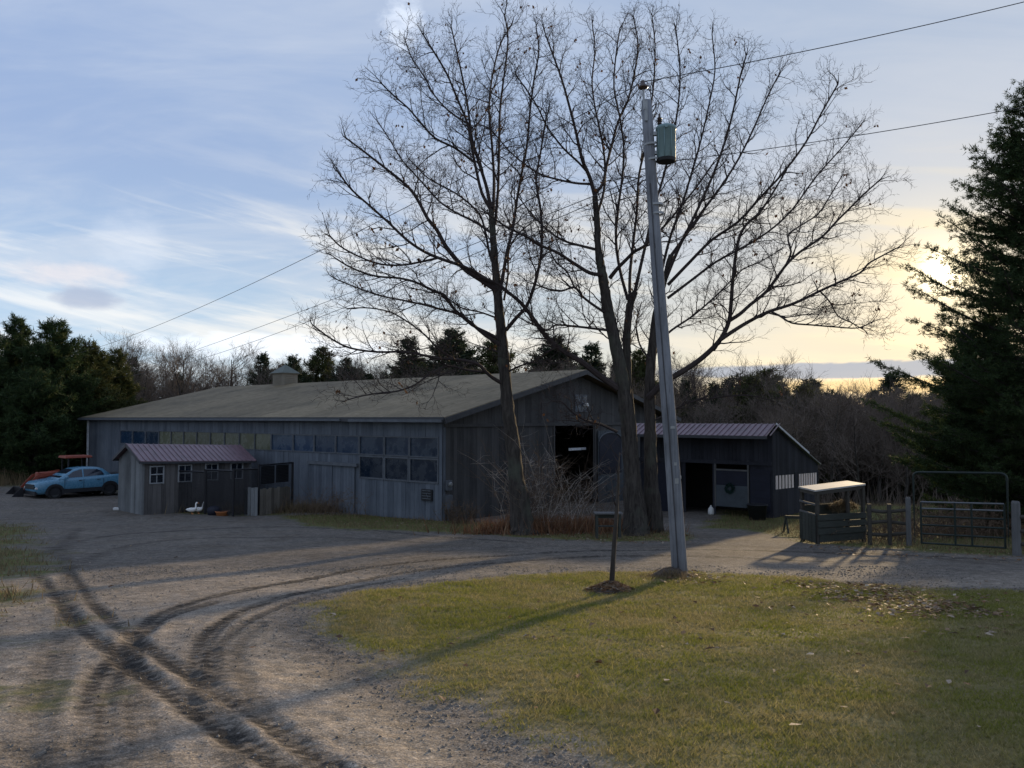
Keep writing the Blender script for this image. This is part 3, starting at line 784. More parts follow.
for z0, sz, nm in ((-1.05, (.32, .16, .42), 'meter_box'), (-1.75, (.36, .18, .6), 'meter_box')):
    mb = MB(); mb.box(bp(-.1, .28, z0 - .1), sz, GM); o = bevel(mb.build(nm, M['trim'], barn), .015)
    if z0 < -1.5:
        mb = MB(); mb.tube([bp(-.1, .28, -2.0), bp(-.1, .28, -3.0)], .04, 8); mb.build('conduit', M['trim'], o)
    else:
        mb = MB(); mb.lathe(bp(-.17, .28, -1.1), [(.1, 0), (.1, .08), (.06, .11)], 12, tuple(-BU)); mb.build('meter_dial', M['galv'], o)
# cupola on the ridge
mb = MB(); cu = bp(25.6, BW / 2, 0); CM = BM
mb.box((cu.x, cu.y, 4.42), (1.25, 1.25, .95), CM); mb.box((cu.x, cu.y, 4.86), (1.4, 1.4, .07), CM); cp = mb.build('cupola', M['buff'], barn)
mb = MB(); mb.box((cu.x, cu.y, 5.2), (1.55, 1.55, .62), CM, taper=.06); mb.build('cupola_roof', M['cupola_roof'], cp)
mb = MB()
for k in range(5):
    mb.box(Vector((cu.x, cu.y, 4.15 + .13 * k)) - BV * .64, (.8, .03, .05), CM); mb.box(Vector((cu.x, cu.y, 4.15 + .13 * k)) - BU * .64, (.8, .03, .05), GM)
mb.build('louvre', M['buff'], cp)

# ------------------------------------------------------------------ small shed
SU = Vector((.695, .719, 0)); SW = Vector((-.719, .695, 0)); SF = Vector((-16.7, 35, 0)); SL, SWD = 5.1, 3.0
shed = thing('garden_shed', (SF.x, SF.y, h(SF.x, SF.y)), 'small grey board shed with purple metal roof and four white framed windows', 'shed')
Sz = h(SF.x, SF.y) - .02


def spt(a, b, z): return SF + SU * a + SW * b + UP * (z - .035 * a)


SM = frameM(SU, SW); SM2 = frameM(SW, -SU)
SE, SR = -.28, .36
def sheet(mb, pts, th): mb.prism(pts, th)
mb = MB(); mbr = MB(); a = 0.
while a < SL - .02:
    w = min(.2, SL - a); mb.box(spt(a + w / 2, 0, (Sz + SE) / 2 - .02), (w - .008, .03, SE - Sz + .05), SM); mbr.box(spt(a + w / 2, SWD, (Sz + SE) / 2 - .02), (w - .008, .03, SE - Sz + .05), SM); a += w
mb.build('wall', M['brown_boards'], shed); mbr.build('wall', M['brown_boards'], shed)
mb0 = MB(); mb1 = MB(); b = 0.
while b < SWD - .02:
    w = min(.2, SWD - b); zt = SR - (SR - SE) * abs(b + w / 2 - SWD / 2) / (SWD / 2) - .03
    for a, mb in ((-.02, mb0), (SL + .02, mb1)): mb.box(spt(a, b + w / 2, (Sz + zt) / 2 - .02), (w - .008, .03, zt - Sz + .05), SM2)
    b += w
mb0.build('wall', M['shed_boards'], shed); mb1.build('wall', M['shed_boards'], shed)
mb = MB(); ss = (SR - SE) / (SWD / 2)
for sgn in (-1, 1):
    e_ = SWD / 2 + .22; f_ = lambda a, k: spt(a, SWD / 2 + sgn * k, SR + .05 - ss * k)
    mb.prism([f_(-.25, 0), f_(SL + .25, 0), f_(SL + .25, e_), f_(-.25, e_)], UP * .03)
    for i in range(24):
        a = -.23 + (SL + .46) * i / 23; mb.beam(f_(a, .02) + UP * .045, f_(a, e_) + UP * .045, .035, .035)
rf = mb.build('roof', M['red_roof'], shed)
mb = MB()
for sgn in (-1, 1):
    e_ = SWD / 2 + .22; f_ = lambda a, k: spt(a, SWD / 2 + sgn * k, SR + .05 - ss * k)
    for a in (-.26, SL + .26): mb.beam(f_(a, 0) - UP * .04, f_(a, e_) - UP * .04, .03, .12)
    mb.beam(f_(-.25, e_ - .02) - UP * .05, f_(SL + .25, e_ - .02) - UP * .05, .03, .1)
mb.build('fascia', M['fascia'], rf)
for px in (158, 186, 212.5, 237.5):
    s_ = (px - CX) / F; a = (s_ * SF.y - SF.x) / (SU.x - s_ * SU.y)
    f_ = MB(); z0 = -.95 + .035 * a
    for q in (-.3, .3): f_.box(spt(a + q, -.035, z0), (.06, .05, .82), SM)
    for q in (-.38, .02, .38): f_.box(spt(a, -.035, z0 + q), (.54, .05, .05), SM)
    f_.box(spt(a, -.03, z0), (.03, .04, .78), SM)
    o = f_.build('window', M['dull_trim'], shed)
    g_ = MB(); g_.box(spt(a, -.018, z0), (.56, .02, .76), SM); g_.build('pane', M['glass_dark'], o)
for a in (-.03, SL + .03):
    mb = MB(); mb.box(spt(a, -.03, (Sz + SE) / 2), (.1, .05, SE - Sz), SM); mb.build('corner_board', M['shed_boards'], shed)
mb = MB(); mb.beam(spt(0, .1, Sz), spt(SL, .1, Sz + .1), .15, .2); mb.beam(spt(0, SWD - .1, Sz), spt(SL, SWD - .1, Sz + .1), .15, .2); mb.build('skid', M['rail_wood'], shed)

# ------------------------------------------------------------------ animal pen before the shed
PP = [G(149, 511), G(205, 514), G(233, 516.5), G(258, 515), G(292, 510)]
PT = [469, 469, 469, 464, 462]
pen = thing('wire_pen', tuple(PP[0]), 'black wire mesh pen with thin posts along the front of the small shed', 'pen')
tops = [P(px, ty, q.y) for (px, ty, q) in zip((149, 205, 233, 258, 293), PT, PP)]
for q, tq in zip(PP, tops):
    mb = MB(); mb.tube([(q.x, q.y, q.z - .1), (q.x, q.y, tq.z)], .06, 8); mb.build('post', M['black_metal'], pen)
for i in range(4):
    a, b, ta, tb = PP[i], PP[i + 1], tops[i], tops[i + 1]; zt = min(ta.z, tb.z)
    mb = MB(); mb.tube([(a.x, a.y, zt - .03), (b.x, b.y, zt - .03)], .04, 6); mb.tube([(a.x, a.y, a.z + .08), (b.x, b.y, b.z + .08)], .02, 6)
    L = (b - a).length; sp_, wr0 = (.05, .012) if i in (1, 2) else (.07, .008); n_ = int(L / sp_)
    for k in range(1, n_):
        f = k / n_; q = a.lerp(b, f); mb.tube([(q.x, q.y, q.z + .08), (q.x, q.y, zt - .03)], wr0, 3, False)
    m_ = int((zt - a.z) / sp_)
    for k in range(1, m_):
        f = k / m_; mb.tube([(a.x, a.y, a.z + .08 + (zt - a.z - .1) * f), (b.x, b.y, b.z + .08 + (zt - b.z - .1) * f)], wr0, 3, False)
    mb.build('mesh_panel', M['black_metal'], pen)
# shade cloth hung on the taller end
cl_ = MB(); a, b = PP[3], PP[4]; za = tops[3].z
q0, q1 = a.lerp(b, .04), a.lerp(b, .86)
off = Vector((.02, .1, 0))
for k in range(2):
    c0, c1 = q0.lerp(q1, .52 * k), q0.lerp(q1, .52 * k + .46)
    cl_.prism([Vector((c0.x, c0.y, za - .12)) + off, Vector((c1.x, c1.y, za - .14)) + off, Vector((c1.x, c1.y, za - .95)) + off, Vector((c0.x, c0.y, za - .93)) + off], (.01, .02, 0))
cl_.build('shade_cloth', M['dark_cloth'], pen)
# board fence
a, b, c = G(244, 515.5), G(257.5, 516), G(288, 511.5)
bf = thing('board_fence', tuple(a), 'low fence of upright weathered boards beside the black wire pen', 'fence')
mb = MB(); 
for k in range(4):
    q = a.lerp(b, (k + .5) / 4); mb.box((q.x, q.y, q.z + .6), (.14, .03, 1.3 + .05 * (k % 2)))
mb.build('board_panel', M['shed_boards'], bf)
mb = MB(); d_ = (c - b).normalized(); DM = frameM(Vector((d_.x, d_.y, 0)).normalized(), Vector((-d_.y, d_.x, 0)).normalized()); n_ = int((c - b).length / .17)
for k in range(n_):
    q = b.lerp(c, (k + .5) / n_) + Vector((.05, .16, 0)); mb.box((q.x, q.y, q.z + .57), (.155, .03, 1.22 + .06 * math.sin(k * 2.3)), DM)
mb.build('board_panel', M['fence_boards'], bf)


def goose(name, base, yaw, label, neck):
    root = thing(name, tuple(base), label, 'goose', 'white geese in the pen'); K = .74
    c, s = math.cos(yaw), math.sin(yaw)
    w = lambda x, z, y=0.: (base.x + K * (x * c - y * s), base.y + K * (x * s + y * c), base.z + K * z)
    mb = MB(); mb.tube([w(-.36, .3), w(-.28, .3), w(-.15, .28), w(0, .27), w(.13, .29), w(.2, .36), w(.22, .46), w(.225 + neck, .58), w(.25 + neck, .66), w(.28 + neck, .69), w(.32 + neck, .68), w(.34 + neck, .67)],
                       [K * g_ for g_ in (.015, .07, .125, .145, .12, .075, .05, .042, .045, .055, .045, .02)], 10)
    mb.build('body', M['feather'], root, True)
    mb = MB(); mb.tube([w(.335 + neck, .675), w(.38 + neck, .665), w(.42 + neck, .655)], [.026, .022, .008], 6); mb.build('bill', M['orange'], root)
    for y_ in (-.06, .06):
        mb = MB(); mb.tube([w(-.01, .17, y_), w(-.02, .02, y_)], .014, 5); mb.tube([w(-.03, .012, y_), w(.07, .01, y_)], [.02, .035], 5); mb.build('leg', M['orange'], root)


g0 = G(192, 514.2); g1 = G(198.5, 513.8)
goose('goose', g0, R(28), 'white goose with raised neck, the nearer and left one of the pair', -.02)
goose('goose', g1, R(22), 'white goose with raised neck just right of the other goose in the pen', .02)
q = G(222.5, 515.5)
mb = MB(); mb._lathe(Vector((q.x, q.y, q.z)), [(.0, 0), (.25, 0), (.3, .17), (.33, .18), (.31, .2), (.27, .17), (.22, .05), (0, .05)], 18, UP, 0)
tag(mb.build('feed_tub', M['orange'], None, True), 'low round orange feed tub on the ground in the wire pen', 'tub')
q = G(214.5, 514.8)
mb = MB(); mb._lathe(Vector((q.x, q.y, q.z)), [(.0, 0), (.3, 0), (.33, .2), (.31, .3), (.2, .38), (0, .4)], 14, UP, 0)
tag(mb.build('shelter_lid', M['door_navy'], None, True), 'dark purple domed lid lying between the geese and the orange tub', 'lid')
q = G(119, 510)
mb = MB(); mb.box((q.x, q.y, q.z + .06), (.5, .25, .12), Matrix.Rotation(.3, 3, 'Z')); tag(bevel(mb.build('salt_block', M['white_plastic']), .03), 'small white block on the ground at the shed corner', 'block')

# ------------------------------------------------------------------ stable on the right
TA = Vector((11.3, 33.5, 0)); TL, TW_ = 6.5, 6.1
stable = thing('stable', (TA.x, TA.y, h(TA.x, TA.y)), 'low dark stable with purple red metal roof and pale slatted side opening', 'stable')


def tp(t, s, z): return TA + BU * t + BV * s + UP * z


TR, TEv, TRear = 1.36, .86, -.62
zg = h(TA.x, TA.y) - .5
zroof = lambda s: TR + (TRear - TR) * s / TW_
mb = MB()
def tb(mb, t0, t1, z0, z1, s=0., step=.2, th=.03):
    t = t0
    while t < t1 - .02:
        w = min(step, t1 - t); mb.box(tp(t + w / 2, s, (z0 + z1) / 2), (w - .008, th, z1 - z0), BM); t += w
tb(mb, 0, TL, -.32, TR - .05)                       # upper wall
tb(mb, 0, 1.0, zg, -.34); tb(mb, 4.1, TL, zg, -.34)
tb(mb, 2.62, 2.76, zg, -.34)
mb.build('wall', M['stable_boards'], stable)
mb = MB(); mb.box(tp(TL / 2, -.06, -.34), (TL, .09, .16), BM); mb.build('beam', M['stable_boards'], stable)
mb = MB(); s = 0.
while s < TW_ - .02:                                # side wall: solid top, slatted band, solid bottom
    w = min(.2, TW_ - s); c = s + w / 2; zz = -.84 - .03 * c
    qq = tp(0, c, 0); gz_ = h(qq.x, qq.y) - .4
    mb.box(tp(-.0, c, (zz + zroof(c)) / 2 - .02), (w - .008, .03, zroof(c) - zz), GM)
    mb.box(tp(-.0, c, (zz - .62 + gz_) / 2), (w - .008, .03, zz - .62 - gz_), GM)
    s += w
mb.box(tp(0, 2.98, -1.22), (.5, .06, .75), GM); mb.box(tp(0, .12, -1.2), (.25, .06, .75), GM); mb.box(tp(0, 6.04, -1.3), (.12, .06, .8), GM)
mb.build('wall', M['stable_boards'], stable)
for s0, s1, n_ in ((.3, 2.7, 6), (3.3, 5.95, 8)):
    for k in range(n_):
        c = s0 + (s1 - s0) * (k + .5) / n_; zz = -.84 - .03 * c
        mb = MB(); mb.box(tp(0, c, zz - .31), ((s1 - s0) / n_ * .6, .025, .66), GM); mb.build('slat', M['pale_slat'], stable)
mb = MB()
mb.prism([tp(TL, .05, zg), tp(TL, TW_, zg), tp(TL, TW_, TRear), tp(TL, .05, TR - .06)], BU * .03)
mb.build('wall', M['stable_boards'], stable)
mb = MB()                                           # rear wall with its open half
mb.prism([tp(4, TW_, zg - 3), tp(TL, TW_, zg - 3), tp(TL, TW_, TRear), tp(4, TW_, TRear)], BV * .03)
mb.prism([tp(0, 2.9, zg), tp(TL, 2.9, zg), tp(TL, 2.9, zroof(2.9) - .1), tp(0.1, 2.9, zroof(2.9) - .1)], BV * .03); mb.build('partition', M['dark_inside'], stable)
mb = MB()
mb.prism([tp(-.14, .1, TR), tp(TL + .3, .1, TR), tp(TL + .3, -1.05, TEv), tp(-.15, -1.05, TEv)], UP * .03)
n_ = 28
for i in range(n_):
    t = -.33 + (TL + .6) * i / (n_ - 1); mb.beam(tp(t, .08, TR + .045), tp(t + .02, -1.05, TEv + .045), .04, .03)
rf = mb.build('roof', M['red_roof'], stable)
mb = MB(); mb.prism([tp(-.14, .1, TR), tp(TL + .3, .1, TR), tp(TL + .3, TW_ + .12, zroof(TW_ + .12)), tp(-.14, TW_ + .12, zroof(TW_ + .12))], UP * .04); mb.build('roof', M['galv'], stable)
mb = MB(); mb.beam(tp(-.16, .12, TR + .035), tp(-.16, TW_ * .72, zroof(TW_ * .72) + .035), .03, .09); mb.build('rake_trim', M['white_trim'], rf)
mb = MB(); mb.beam(tp(-.18, -1.06, TEv - .04), tp(TL + .3, -1.06, TEv - .04), .03, .13); mb.build('fascia', M['fascia'], rf)
mb = MB()
for t in (.06, 4.1, 6.3): mb.box(tp(t, -1.0, -1.0) * 1, (.12, .12, 3.7), BM)
# Dutch door with a dark window, tarp sheet beside it
mb = MB(); mb.box(tp(1.83, -.05, -1.85), (1.5, .05, .95), BM); dd = mb.build('stable_door', M['door_pale'], stable)
mb = MB(); mb.box(tp(1.83, -.05, -1.04), (1.5, .04, .66), BM); mb.build('upper_panel', M['door_navy'], dd)
mb = MB()
for t in (1.06, 2.6): mb.box(tp(t, -.06, -1.3), (.07, .08, 2.1), BM)
mb.box(tp(1.83, -.06, -.68), (1.6, .08, .07), BM); mb.build('door_frame', M['post_wood'], dd)
mb = MB(); mb.box(tp(.52, -.08, -1.5), (.9, .03, 1.8), BM)
for k in range(5): mb.box(tp(.52, -.1, -.75 - .36 * k), (.92, .02, .05), BM)
mb.build('cladding_sheet', M['door_navy'], stable)
mb = MB(); mb.box(tp(5.2, -.07, -1.75), (1.7, .04, 2.6), BM); mb.build('sliding_door', M['door_navy'], stable)
# things about the stable
q = tp(4.42, -.12, -1.12)
mb = MB(); mb._lathe(q, [(0, 0), (.16, 0), (.17, .02), (.15, .035), (0, .03)], 20, -BV, 0); tag(mb.build('round_plaque', M['white_plastic'], None, True), 'round white plaque hung on the dark stable wall', 'plaque')
wr = MB(); q = tp(1.9, -.1, -1.5)
for k in range(700):
    a = rng.uniform(0, 6.283); rr = .17 + rng.gauss(0, .035); c = q - BU * math.cos(a) * rr + UP * math.sin(a) * rr - BV * rng.uniform(0, .08)
    d1 = Vector((rng.gauss(0, 1), rng.gauss(0, 1), rng.gauss(0, 1))).normalized() * .07; d2 = d1.cross(Vector((rng.gauss(0, 1), 1, .2))).normalized() * .012
    wr.raw([tuple(c - d2), tuple(c + d2), tuple(c + d1)], None, [(0, 1, 2)])
tag(wr.build('wreath', M['wreath']), 'dark green wreath hung on the pale stable door', 'wreath')
q = tp(2.68, -.4, 0); q.z = sg(q.x, q.y)
mb = MB(); mb._lathe(q, [(0, 0), (.12, 0), (.14, .06), (.13, .26), (.06, .34), (.035, .36), (.035, .42), (0, .42)], 14, UP, 0); jug = tag(mb.build('water_jug', M['white_plastic'], None, True), 'white plastic jug on the ground at the stable doorpost', 'jug')
q = tp(.35, -.9, 0); q.z = sg(q.x, q.y)
mb = MB(); mb._lathe(q, [(0, 0), (.33, 0), (.42, .62), (.45, .63), (.43, .66), (.36, .5), (0, .45)], 18, UP, 0); tag(mb.build('water_trough', M['cladding'], None, True), 'round black water trough at the right end of the stable front', 'trough')

# ------------------------------------------------------------------ hay feeder with a flat pale roof
FL = Vector((8.78, 22.35, 0)); FU = Vector((.937, .348, 0)); FV = Vector((-.1, .995, 0))
feeder = thing('hay_feeder', (FL.x, FL.y, sg(FL.x, FL.y)), 'wooden hay feeder stall with a flat pale roof on four posts', 'feeder')
fp = lambda a, b, z: FL + FU * a + FV * b + UP * z
FM = frameM(FU, Vector((-.348, .937, 0))); FZ = -.44; gz = sg(FL.x, FL.y) - .15
mb = MB(); mb.prism([fp(-.04, -.03, FZ - .035), fp(1.84, -.03, FZ + .095), fp(1.84, 1.0, FZ + .105), fp(-.04, 1.0, FZ - .02)], UP * .045); fr = mb.build('roof', M['white_roof'], feeder)
mb = MB(); mb.beam(fp(-.02, .02, FZ - .09), fp(1.82, .02, FZ + .04), .05, .1); mb.beam(fp(-.02, .95, FZ - .075), fp(1.82, .95, FZ + .05), .05, .1)
mb.beam(fp(0, .06, FZ - .09), fp(0, .92, FZ - .08), .05, .09); mb.build('rafter', M['rail_wood'], fr)
for a, b in ((.06, .02), (1.76, .02), (.06, .93), (1.76, .93)):
    zt_ = FZ - .1 + .068 * a; mb = MB(); mb.box(fp(a, b, (zt_ + gz - .1) / 2), (.09, .09, zt_ - gz + .1), FM); mb.build('post', M['rail_wood'], feeder)
mb = MB(); mb.box(fp(1.2, .05, -1.1), (.08, .08, 1.2), FM); mb.build('post', M['rail_wood'], feeder)
for k, z in enumerate((-1.22, -1.42, -1.62)):
    mb = MB(); mb.box(fp(.92, -.06, z), (1.78, .04, .17), FM); mb.build('front_board', M['dark_rail'], feeder)
mb = MB(); mb.box(fp(.9, -.03, -1.82), (1.6, .04, .22), FM); mb.build('front_board', M['dark_rail'], feeder)
mb = MB()
for k in range(5): mb.box(fp(-.03, .1 + .19 * k, -1.55), (.17, .03, .8), frameM(FV, Vector((-.995, -.1, 0))))
mb.build('side_panel', M['dark_rail'], feeder)
for z in (-.85, -1.14):
    mb = MB(); mb.beam(fp(-.02, .02, z), fp(-.02, .95, z + .02), .03, .05); mb.build('side_rail', M['post_wood'], feeder)
mb = MB(); mb.box(fp(.9, .99, -1.35), (1.6, .03, .75), FM); mb.build('back_board', M['dark_rail'], feeder)
hay = MB()
for k in range(2600):
    c = fp(rng.uniform(.95, 1.75), rng.uniform(.2, .9), 0); zz = -1.15 + .33 * math.exp(-((c - fp(1.45, .6, 0)).length / .45) ** 2) * rng.random() ** .4
    d = Vector((rng.gauss(0, 1), rng.gauss(0, 1), rng.gauss(0, .6))).normalized() * rng.uniform(.1, .22); e = d.cross(UP).normalized() * .006
    c.z = zz; hay.raw([tuple(c - d / 2 - e), tuple(c - d / 2 + e), tuple(c + d / 2)], None, [(0, 1, 2)])
tag(hay.build('hay_pile', M['dry_grass']), 'loose heap of pale hay under the feeder roof', 'hay')
mb = MB()                                            # low sawhorse left of the feeder
q = G(790, 533)
sh = thing('sawhorse', tuple(q), 'small dark wooden sawhorse left of the hay feeder', 'sawhorse')
mb.beam(q + Vector((-.15, 0, .55)), q + Vector((.75, .25, .5)), .1, .1); mb.build('top_bar', M['dark_rail'], sh)
for e, sgn in ((-.1, -1), (-.1, 1), (.68, -1), (.68, 1)):
    mb = MB(); b_ = q + Vector((e, .1 + .25 * sgn, 0)); b_.z = sg(b_.x, b_.y) - .02; mb.beam(q + Vector((e, .1, .52)), b_, .05, .05); mb.build('leg', M['dark_rail'], sh)

# ------------------------------------------------------------------ rail fence, gate, hoop
gl, gr = G(912, 547.5), G(1014, 554)
def stout_post(q, zt, label, w=.15):
    mb = MB(); mb.tube([(q.x, q.y, q.z - .2), (q.x, q.y, zt - .05), (q.x + .005, q.y, zt)], [w / 2 * 1.08, w / 2, w / 2 * .8], 10)
    return tag(mb.build('gate_post', M['post_wood']), label, 'post')
lp = G(909, 545.5); stout_post(lp, P(909, 497, lp.y).z, 'grey wooden gate post at the left of the dark metal gate', .13)
rp = G(1017, 555.5); stout_post(rp, P(1017, 501, rp.y).z, 'grey wooden gate post at the right of the dark metal gate', .19)
gate = thing('field_gate', tuple(gl), 'dark metal tube field gate with six bars under a tall hoop', 'gate')
a, b = gl.lerp(gr, .1), gl.lerp(gr, .92); zt = P(920, 502, a.y).z; zt2 = P(1005, 504, b.y).z
for k in range(6):
    f = k / 5; f = f ** 1.15
    mb = MB(); mb.tube([(a.x, a.y, zt + (a.z + .14 - zt) * f), (b.x, b.y, zt2 + (b.z + .14 - zt2) * f)], .025, 8); mb.build('bar', M['rim'] if k < 2 else M['gate_green'], gate)
for f in (0, .42, .62, 1):
    q = a.lerp(b, f); mb = MB(); mb.tube([(q.x, q.y - .01, q.z + .12), (q.x, q.y - .01, zt + (zt2 - zt) * f)], .027, 8); mb.build('upright', M['gate_green'], gate)
hoop = MB(); a, b = gl.lerp(gr, .03), gl.lerp(gr, .955); zt = P(916, 472, a.y).z; zt2 = P(1007, 473.5, b.y).z
cr = .14; d_ = (b - a).normalized()
pts = [(a.x, a.y, a.z - .1), (a.x, a.y, zt - cr)] + [(a.x + d_.x * cr * (1 - math.cos(t)), a.y + d_.y * cr * (1 - math.cos(t)), zt - cr + cr * math.sin(t)) for t in np.linspace(.3, 1.57, 5)] + \
    [(b.x - d_.x * cr * (1 - math.sin(t)), b.y - d_.y * cr * (1 - math.sin(t)), zt2 - cr + cr * math.cos(t)) for t in np.linspace(0, 1.3, 5)] + [(b.x, b.y, zt2 - cr), (b.x, b.y, b.z - .1)]
hoop.tube(pts, .03, 8); tag(hoop.build('gate_hoop', M['gate_green']), 'tall dark metal hoop arching over the field gate', 'hoop')
# rails
fa = thing('rail_fence', tuple(G(872, 546)), 'old wooden rail fence between the hay feeder and the gate', 'fence')
a, b = G(868, 545), G(908, 545.5)
for z in (.95, .62, .3):
    mb = MB(); pts = [a.lerp(b, f) + Vector((0, .06, z + .03 * math.sin(f * 5 + z * 9))) for f in np.linspace(0, 1, 6)]; mb.tube(pts, [.05, .055, .05, .048, .05, .045], 7); mb.build('rail', M['rail_wood'], fa)
for f in (.05, .55):
    q = a.lerp(b, f); mb = MB(); mb.tube([q - UP * .2, q + UP * 1.15], .06, 8); mb.build('post', M['rail_wood'], fa)
fb_ = thing('rail_fence', tuple(G(1022, 556)), 'old wooden rail fence running right from the gate post', 'fence')
a, b = G(1022, 556), G(1150, 562)
for z in (.95, .6, .28):
    mb = MB(); mb.tube([a.lerp(b, f) + Vector((0, .06, z)) for f in np.linspace(0, 1, 6)], .05, 7); mb.build('rail', M['rail_wood'], fb_)
for f in (.5, .97):
    q = a.lerp(b, f); mb = MB(); mb.tube([q - UP * .2, q + UP * 1.15], .06, 8); mb.build('post', M['rail_wood'], fb_)

# ------------------------------------------------------------------ utility pole, transformer, wires
pb = G(680, 578); PD = pb.y; ptop = P(646, 101, PD)
pole = thing('utility_pole', tuple(pb), 'tall leaning grey wooden utility pole on the lawn edge', 'pole')
mb = MB(); ks = np.linspace(0, 1, 14); b0 = pb - (ptop - pb).normalized() * .25
mb.tube([b0.lerp(ptop, f) + Vector((.012 * math.sin(f * 7), .01 * math.cos(f * 5), 0)) for f in ks], [.152 - .05 * f for f in ks], 16); mb.build('shaft', M['pole_wood'], pole, True)
ax = (ptop - pb).normalized()
for f, s_ in ((.2, (.07, .006, .1)), (.235, (.05, .006, .06)), (.31, (.09, .006, .05))):
    c_ = pb.lerp(ptop, f); mb = MB(); mb.box(c_ + Vector((.012 * math.sin(f * 7) + .03, .01 * math.cos(f * 5) - (.152 - .05 * f) * .99, 0)), s_); mb.build('tag_plate', M['galv'], pole)
mb = MB(); k0 = P(644.5, 112, PD) - Vector((.02, .12, 0)); mb.tube([k0, k0 + ax * .42], .022, 8); mb.box(P(646, 113, PD) - Vector((0.02, .115, 0)), (.06, .03, .4)); mb.build('pin', M['galv'], pole)
ins = k0 + ax * .4
mb = MB(); mb._lathe(ins, [(0, 0), (.045, 0), (.095, .03), (.1, .05), (.06, .09), (.045, .13), (.05, .16), (0, .17)], 14, ax, 0); mb.build('insulator', M['porcelain'], pole, True)
mb = MB()
for px, py in ((651, 145), (653, 160), (655.5, 205), (656.5, 214)):
    q = P(px, py, PD); mb._lathe(q, [(.13, -.02), (.145, -.02), (.145, .02), (.13, .02)], 16, ax, 0)
mb.build('strap_band', M['galv'], pole)
mb = MB(); pts = [pb.lerp(ptop, f) + Vector((.012 * math.sin(f * 7) - .05, .01 * math.cos(f * 5) - (.154 - .05 * f) * .97, 0)) for f in np.linspace(0, .82, 16)]; mb.tube(pts, .011, 5); mb.build('ground_wire', M['cable'], pole)
tc = P(666, 143.5, PD - .05)
tr = thing('transformer', tuple(tc - UP * .34), 'blue green cylindrical transformer can strapped to the utility pole', 'transformer')
mb = MB(); mb._lathe(tc - UP * .34, [(0, 0), (.17, 0), (.185, .02), (.185, .6), (.2, .61), (.2, .655), (.185, .67), (.1, .71), (0, .72)], 24, UP, 0)
for k in range(3):
    a = R(-60 + 40 * k); mb.box(tc + Vector((math.sin(a) * .19, -math.cos(a) * .19, -.02)), (.012, .012, .55))
mb.build('tank', M['can'], tr, True)
mb = MB(); mb._lathe(tc - UP * .345, [(0, -.02), (.178, -.02), (.19, .04), (.186, .04)], 24, UP, 0); mb.build('base_rim', M['cladding'], tr)
mb = MB(); bq = P(659.5, 124, PD - .05)
mb._lathe(bq, [(.05, 0), (.035, .03), (.055, .045), (.035, .06), (.055, .08), (.035, .095), (.05, .115), (.025, .13), (.02, .2), (0, .21)], 12, UP, 0); mb.build('bushing', M['porcelain'], tr)
mb = MB(); mb.lathe(P(664, 130, PD - .05) - Vector((0, .2, 0)), [(.035, 0), (.03, .03)], 8, (0, -1, 0)); mb.build('lifting_lug', M['can'], tr)
for zz in (.2, -.18):
    mb = MB(); mb.beam(tc + Vector((-.15, .02, zz)), tc + Vector((-.32, .03, zz + .0)), .08, .07); mb.build('bracket', M['galv'], tr)
mb = MB(); mb.tube([bq + UP * .2, bq + Vector((.05, -.1, .3)), ins + Vector((.2, 0, -.12)), ins + UP * .12], .008, 5); mb.build('lead_wire', M['cable'], tr)


def wire(label, a, b, sag, r, cat='cable'):
    mb = MB(); a, b = Vector(a), Vector(b)
    mb.tube([a.lerp(b, t) - UP * sag * 4 * t * (1 - t) for t in np.linspace(0, 1, 40)], r, 5, False)
    return tag(mb.build('overhead_wire', M['cable']), label, cat, 'overhead wires')


wire('upper overhead wire running right from the top of the utility pole', ins + UP * .15, P(1180, -38, 13.5), .12, .0085)
wire('lower overhead wire running right from below the transformer top', P(657, 163, PD), P(1190, 74, 13.5), .12, .008)
wire('single overhead wire falling left from the pole top behind the bare trees', ins + UP * .15, P(40, 362, 60), .9, .0095)
wire('upper of two service wires falling left from the pole to the woods', P(653, 172, PD), P(118, 374, 62), .3, .009)
wire('lower of two service wires falling left from the pole to the woods', P(654, 176, PD), P(112, 378, 61), .75, .009)

# ------------------------------------------------------------------ young tree with its mulch mound, pole-foot clump, bench
sb = G(611, 592)
mb = MB(); k_ = 26
prof = [(0, .17), (.07, .165), (.16, .125), (.26, .085), (.36, .045), (.46, .01), (.55, -.06)]
v = []
for r_, z_ in prof:
    for i in range(k_):
        a = 6.2832 * i / k_; rr = r_ * (1 + .12 * math.sin(3 * a + 1) + rng.uniform(-.05, .05)); v.append((sb.x + rr * math.cos(a), sb.y + rr * math.sin(a) * .9, sb.z - .01 - .095 * rr * math.sin(a) + z_ * (1 + rng.uniform(-.35, .3))))
mb.raw(v, [(j * k_ + i, j * k_ + (i + 1) % k_, (j + 1) * k_ + (i + 1) % k_, (j + 1) * k_ + i) for j in range(len(prof) - 1) for i in range(k_)])
tag(mb.build('mulch_mound', M['mulch'], None, True), 'dark mulch mound round the foot of the thin young tree', 'mound')
n = 900; x = sb.x + nr.normal(0, .22, n); y = sb.y + nr.normal(0, .2, n); rr = np.hypot(x - sb.x, y - sb.y)
m0 = MB(); z0 = sb.z - .095 * (y - sb.y) + np.interp(rr, [a for a, b in prof], [b for a, b in prof]); th = nr.random(n) * 6.28; ln = .03 + .05 * nr.random(n)
v = np.stack([x, y, z0], -1)[:, None] + np.stack([np.stack([np.cos(th) * ln, np.sin(th) * ln, .02 * nr.random(n)], -1), np.stack([-np.sin(th) * .008, np.cos(th) * .008, .025 + 0 * th], -1), np.stack([-np.cos(th) * ln, -np.sin(th) * ln, .03 * nr.random(n)], -1)], 1)
